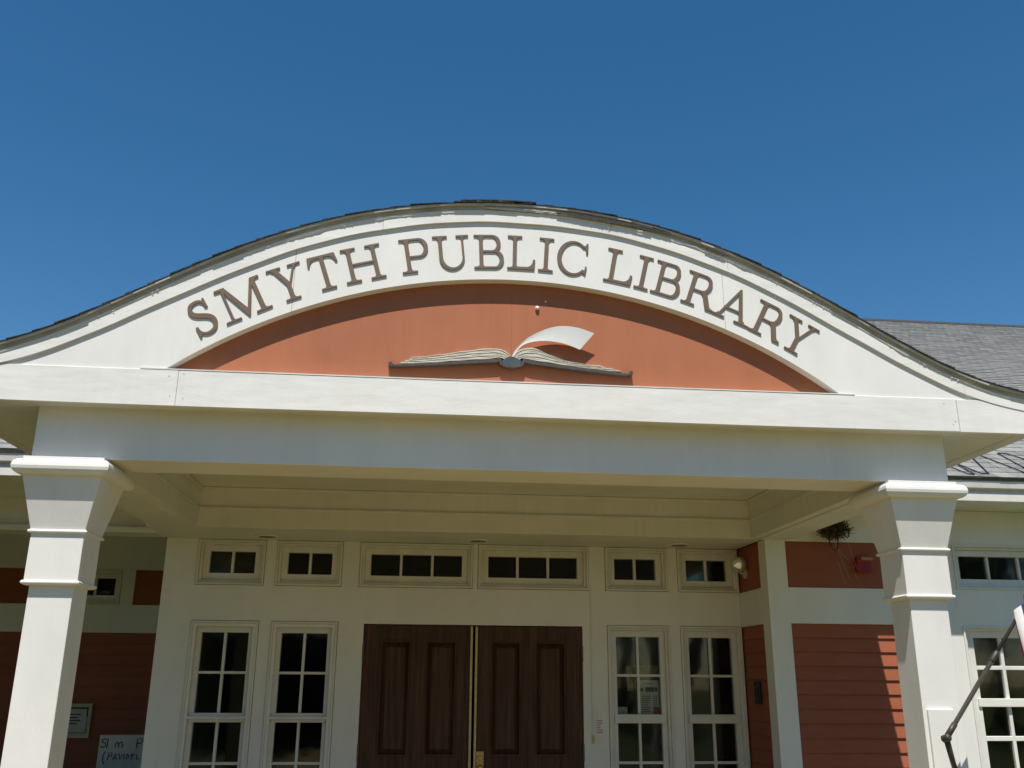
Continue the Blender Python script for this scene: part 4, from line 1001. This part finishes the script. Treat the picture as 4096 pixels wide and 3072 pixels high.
# ================================================================== de-icing cable on the lower right roof
zz = [(4.22, 0.70), (4.33, 0.03), (4.375, 0.03), (4.41, 0.36), (4.455, 0.06), (4.515, 0.06), (4.74, 0.74), (4.80, 0.74), (4.87, 0.05), (4.93, 0.05), (5.03, 0.76), (5.11, 0.76), (5.28, 0.05), (5.33, 0.05), (5.50, 0.76), (5.56, 0.76), (5.72, 0.05), (5.78, 0.05), (5.95, 0.76), (6.02, 0.76), (6.2, 0.05)]
pts = []
for i in range(len(zz) - 1):
    for t in (0, .25, .5, .75): pts.append(roof_pt(lerp(zz[i][0], zz[i + 1][0], t), lerp(zz[i][1], zz[i + 1][1], t), 0.016))
tag(obj('heat_cable', MB().tube(pts, 0.0052, 6).mesh(), 'cable', org=(5.2, 7.1, 3.4), smooth=True), 'black de-icing cable zigzagging over the lower grey roof shingles', 'cable')

# ================================================================== trees opposite the entrance (seen in the window glass)
def tree(x, y, h, rad, seed, label):
    rn = random.Random(seed); t = thing('shade_tree', label, 'tree', (x, y, 0), 'shade trees opposite the entrance')
    m = MB(); top = Vector((x + rn.uniform(-.3, .3), y, h * .62))
    m.tube([(x, y, -.05), (x + .05, y, h * .18), (x - .05, y + .05, h * .38), top], [0.30, 0.22, 0.17, 0.07], 10)
    clumps = []
    for k in range(11):
        a = rn.uniform(0, 2 * pi); q = rn.uniform(.25, .85) * rad; c = Vector((x + q * cos(a), y + q * sin(a), h * rn.uniform(.36, .88))); clumps.append((c, rad * rn.uniform(.30, .5)))
        m.tube([(x, y, h * rn.uniform(.22, .45)), (c + Vector((x, y, h * .35))) / 2, c], [0.09, 0.06, 0.02], 6)
    obj('trunk', m.mesh(), 'bark', t, smooth=True)
    lv = MB()
    for c, r in clumps:
        for k in range(300):
            d = Vector((rn.gauss(0, 1), rn.gauss(0, 1), rn.gauss(0, .8))).normalized() * r * rn.random() ** .4; p = c + d; s = rn.uniform(.10, .22)
            a = Vector((rn.gauss(0, 1), rn.gauss(0, 1), rn.gauss(0, .6))).normalized(); b = a.orthogonal().normalized()
            lv.add([p - a * s, p - b * s * .5, p + a * s, p + b * s * .5], [(0, 1, 2, 3)])
    obj('crown', lv.mesh(), 'leaf', t)
for k, (x, y, h, r, lab) in enumerate([(-13, -16, 9.5, 4.2, 'leafy shade tree farthest left across from the entrance'), (-5.5, -19, 10.5, 4.5, 'tall leafy shade tree left of the path across from the entrance'), (1.5, -17, 9.0, 4.0, 'leafy shade tree straight across from the double door'), (8.0, -20, 11, 4.6, 'tall leafy shade tree right of the path across from the entrance'), (15, -17, 10, 4.4, 'leafy shade tree across from the right windows'), (22, -20, 11, 4.8, 'leafy shade tree farthest right across from the entrance')]):
    tree(x, y, h, r, 40 + k, lab)

# hedgerow added out of view to darken the window reflections
rn = random.Random(77); HX0, HX1, HY, HH = -26.0, 3.2, -9.5, 3.0
hg = thing('added_hedge', 'unseen green hedgerow added across the paving to darken the window reflections', 'added_hedge', (-11, HY, 0))
lv = MB().box(HX0 + .2, HX1 - .2, HY - .55, HY + .45, 0, HH - .25)
for k in range(5000):
    x = rn.uniform(HX0, HX1); top = HH + 0.25 * sin(x * .9) + 0.15 * sin(x * 2.3); z = rn.uniform(0.05, top); p = Vector((x, HY + .6 - rn.random() ** 2 * .25, z)); s = rn.uniform(.07, .15)
    if rn.random() < .25: p = Vector((x, HY + rn.uniform(-.6, .6), top + rn.uniform(-.3, .05)))
    a = Vector((rn.gauss(0, 1), rn.gauss(0, .5), rn.gauss(0, 1))).normalized(); b = a.orthogonal().normalized()
    lv.add([p - a * s, p - b * s * .6, p + a * s, p + b * s * .6], [(0, 1, 2, 3)])
obj('foliage', lv.mesh(), 'added_hedge', hg)

# evergreens added left of the entrance, just outside the view, that keep the left porch dark
def added_conifer(x, y, h, r, seed, label):
    rn = random.Random(seed); t = thing('added_evergreen', label, 'tree', (x, y, 0), 'unseen evergreens added to shade the left porch')
    obj('trunk', MB().tube([(x, y, -.05), (x, y, h * .5), (x, y, h * .97)], [.11, .07, .015], 8).mesh(), 'bark', t, smooth=True)
    lv = MB()
    for k in range(3400):
        z = h * (0.03 + 0.97 * rn.random() ** 1.3); rr = r * (1 - z / h) ** .8 * (0.55 + 0.5 * rn.random()) + .03; a = rn.uniform(0, 2 * pi)
        p = Vector((x + rr * cos(a), y + rr * sin(a), z)); d = Vector((cos(a), sin(a), rn.uniform(-.7, .1))).normalized(); b = d.cross(Vector((0, 0, 1))).normalized(); s = rn.uniform(.10, .2)
        lv.add([p - d * s, p - b * s * .4, p + d * s, p + b * s * .4], [(0, 1, 2, 3)])
    obj('crown', lv.mesh(), 'added_hedge', t)
added_conifer(-4.75, 4.1, 4.6, 1.5, 91, 'unseen evergreen added to shade the porch, closest to the left column')
added_conifer(-7.0, 5.0, 4.9, 1.6, 92, 'unseen evergreen added to shade the porch, farther left')
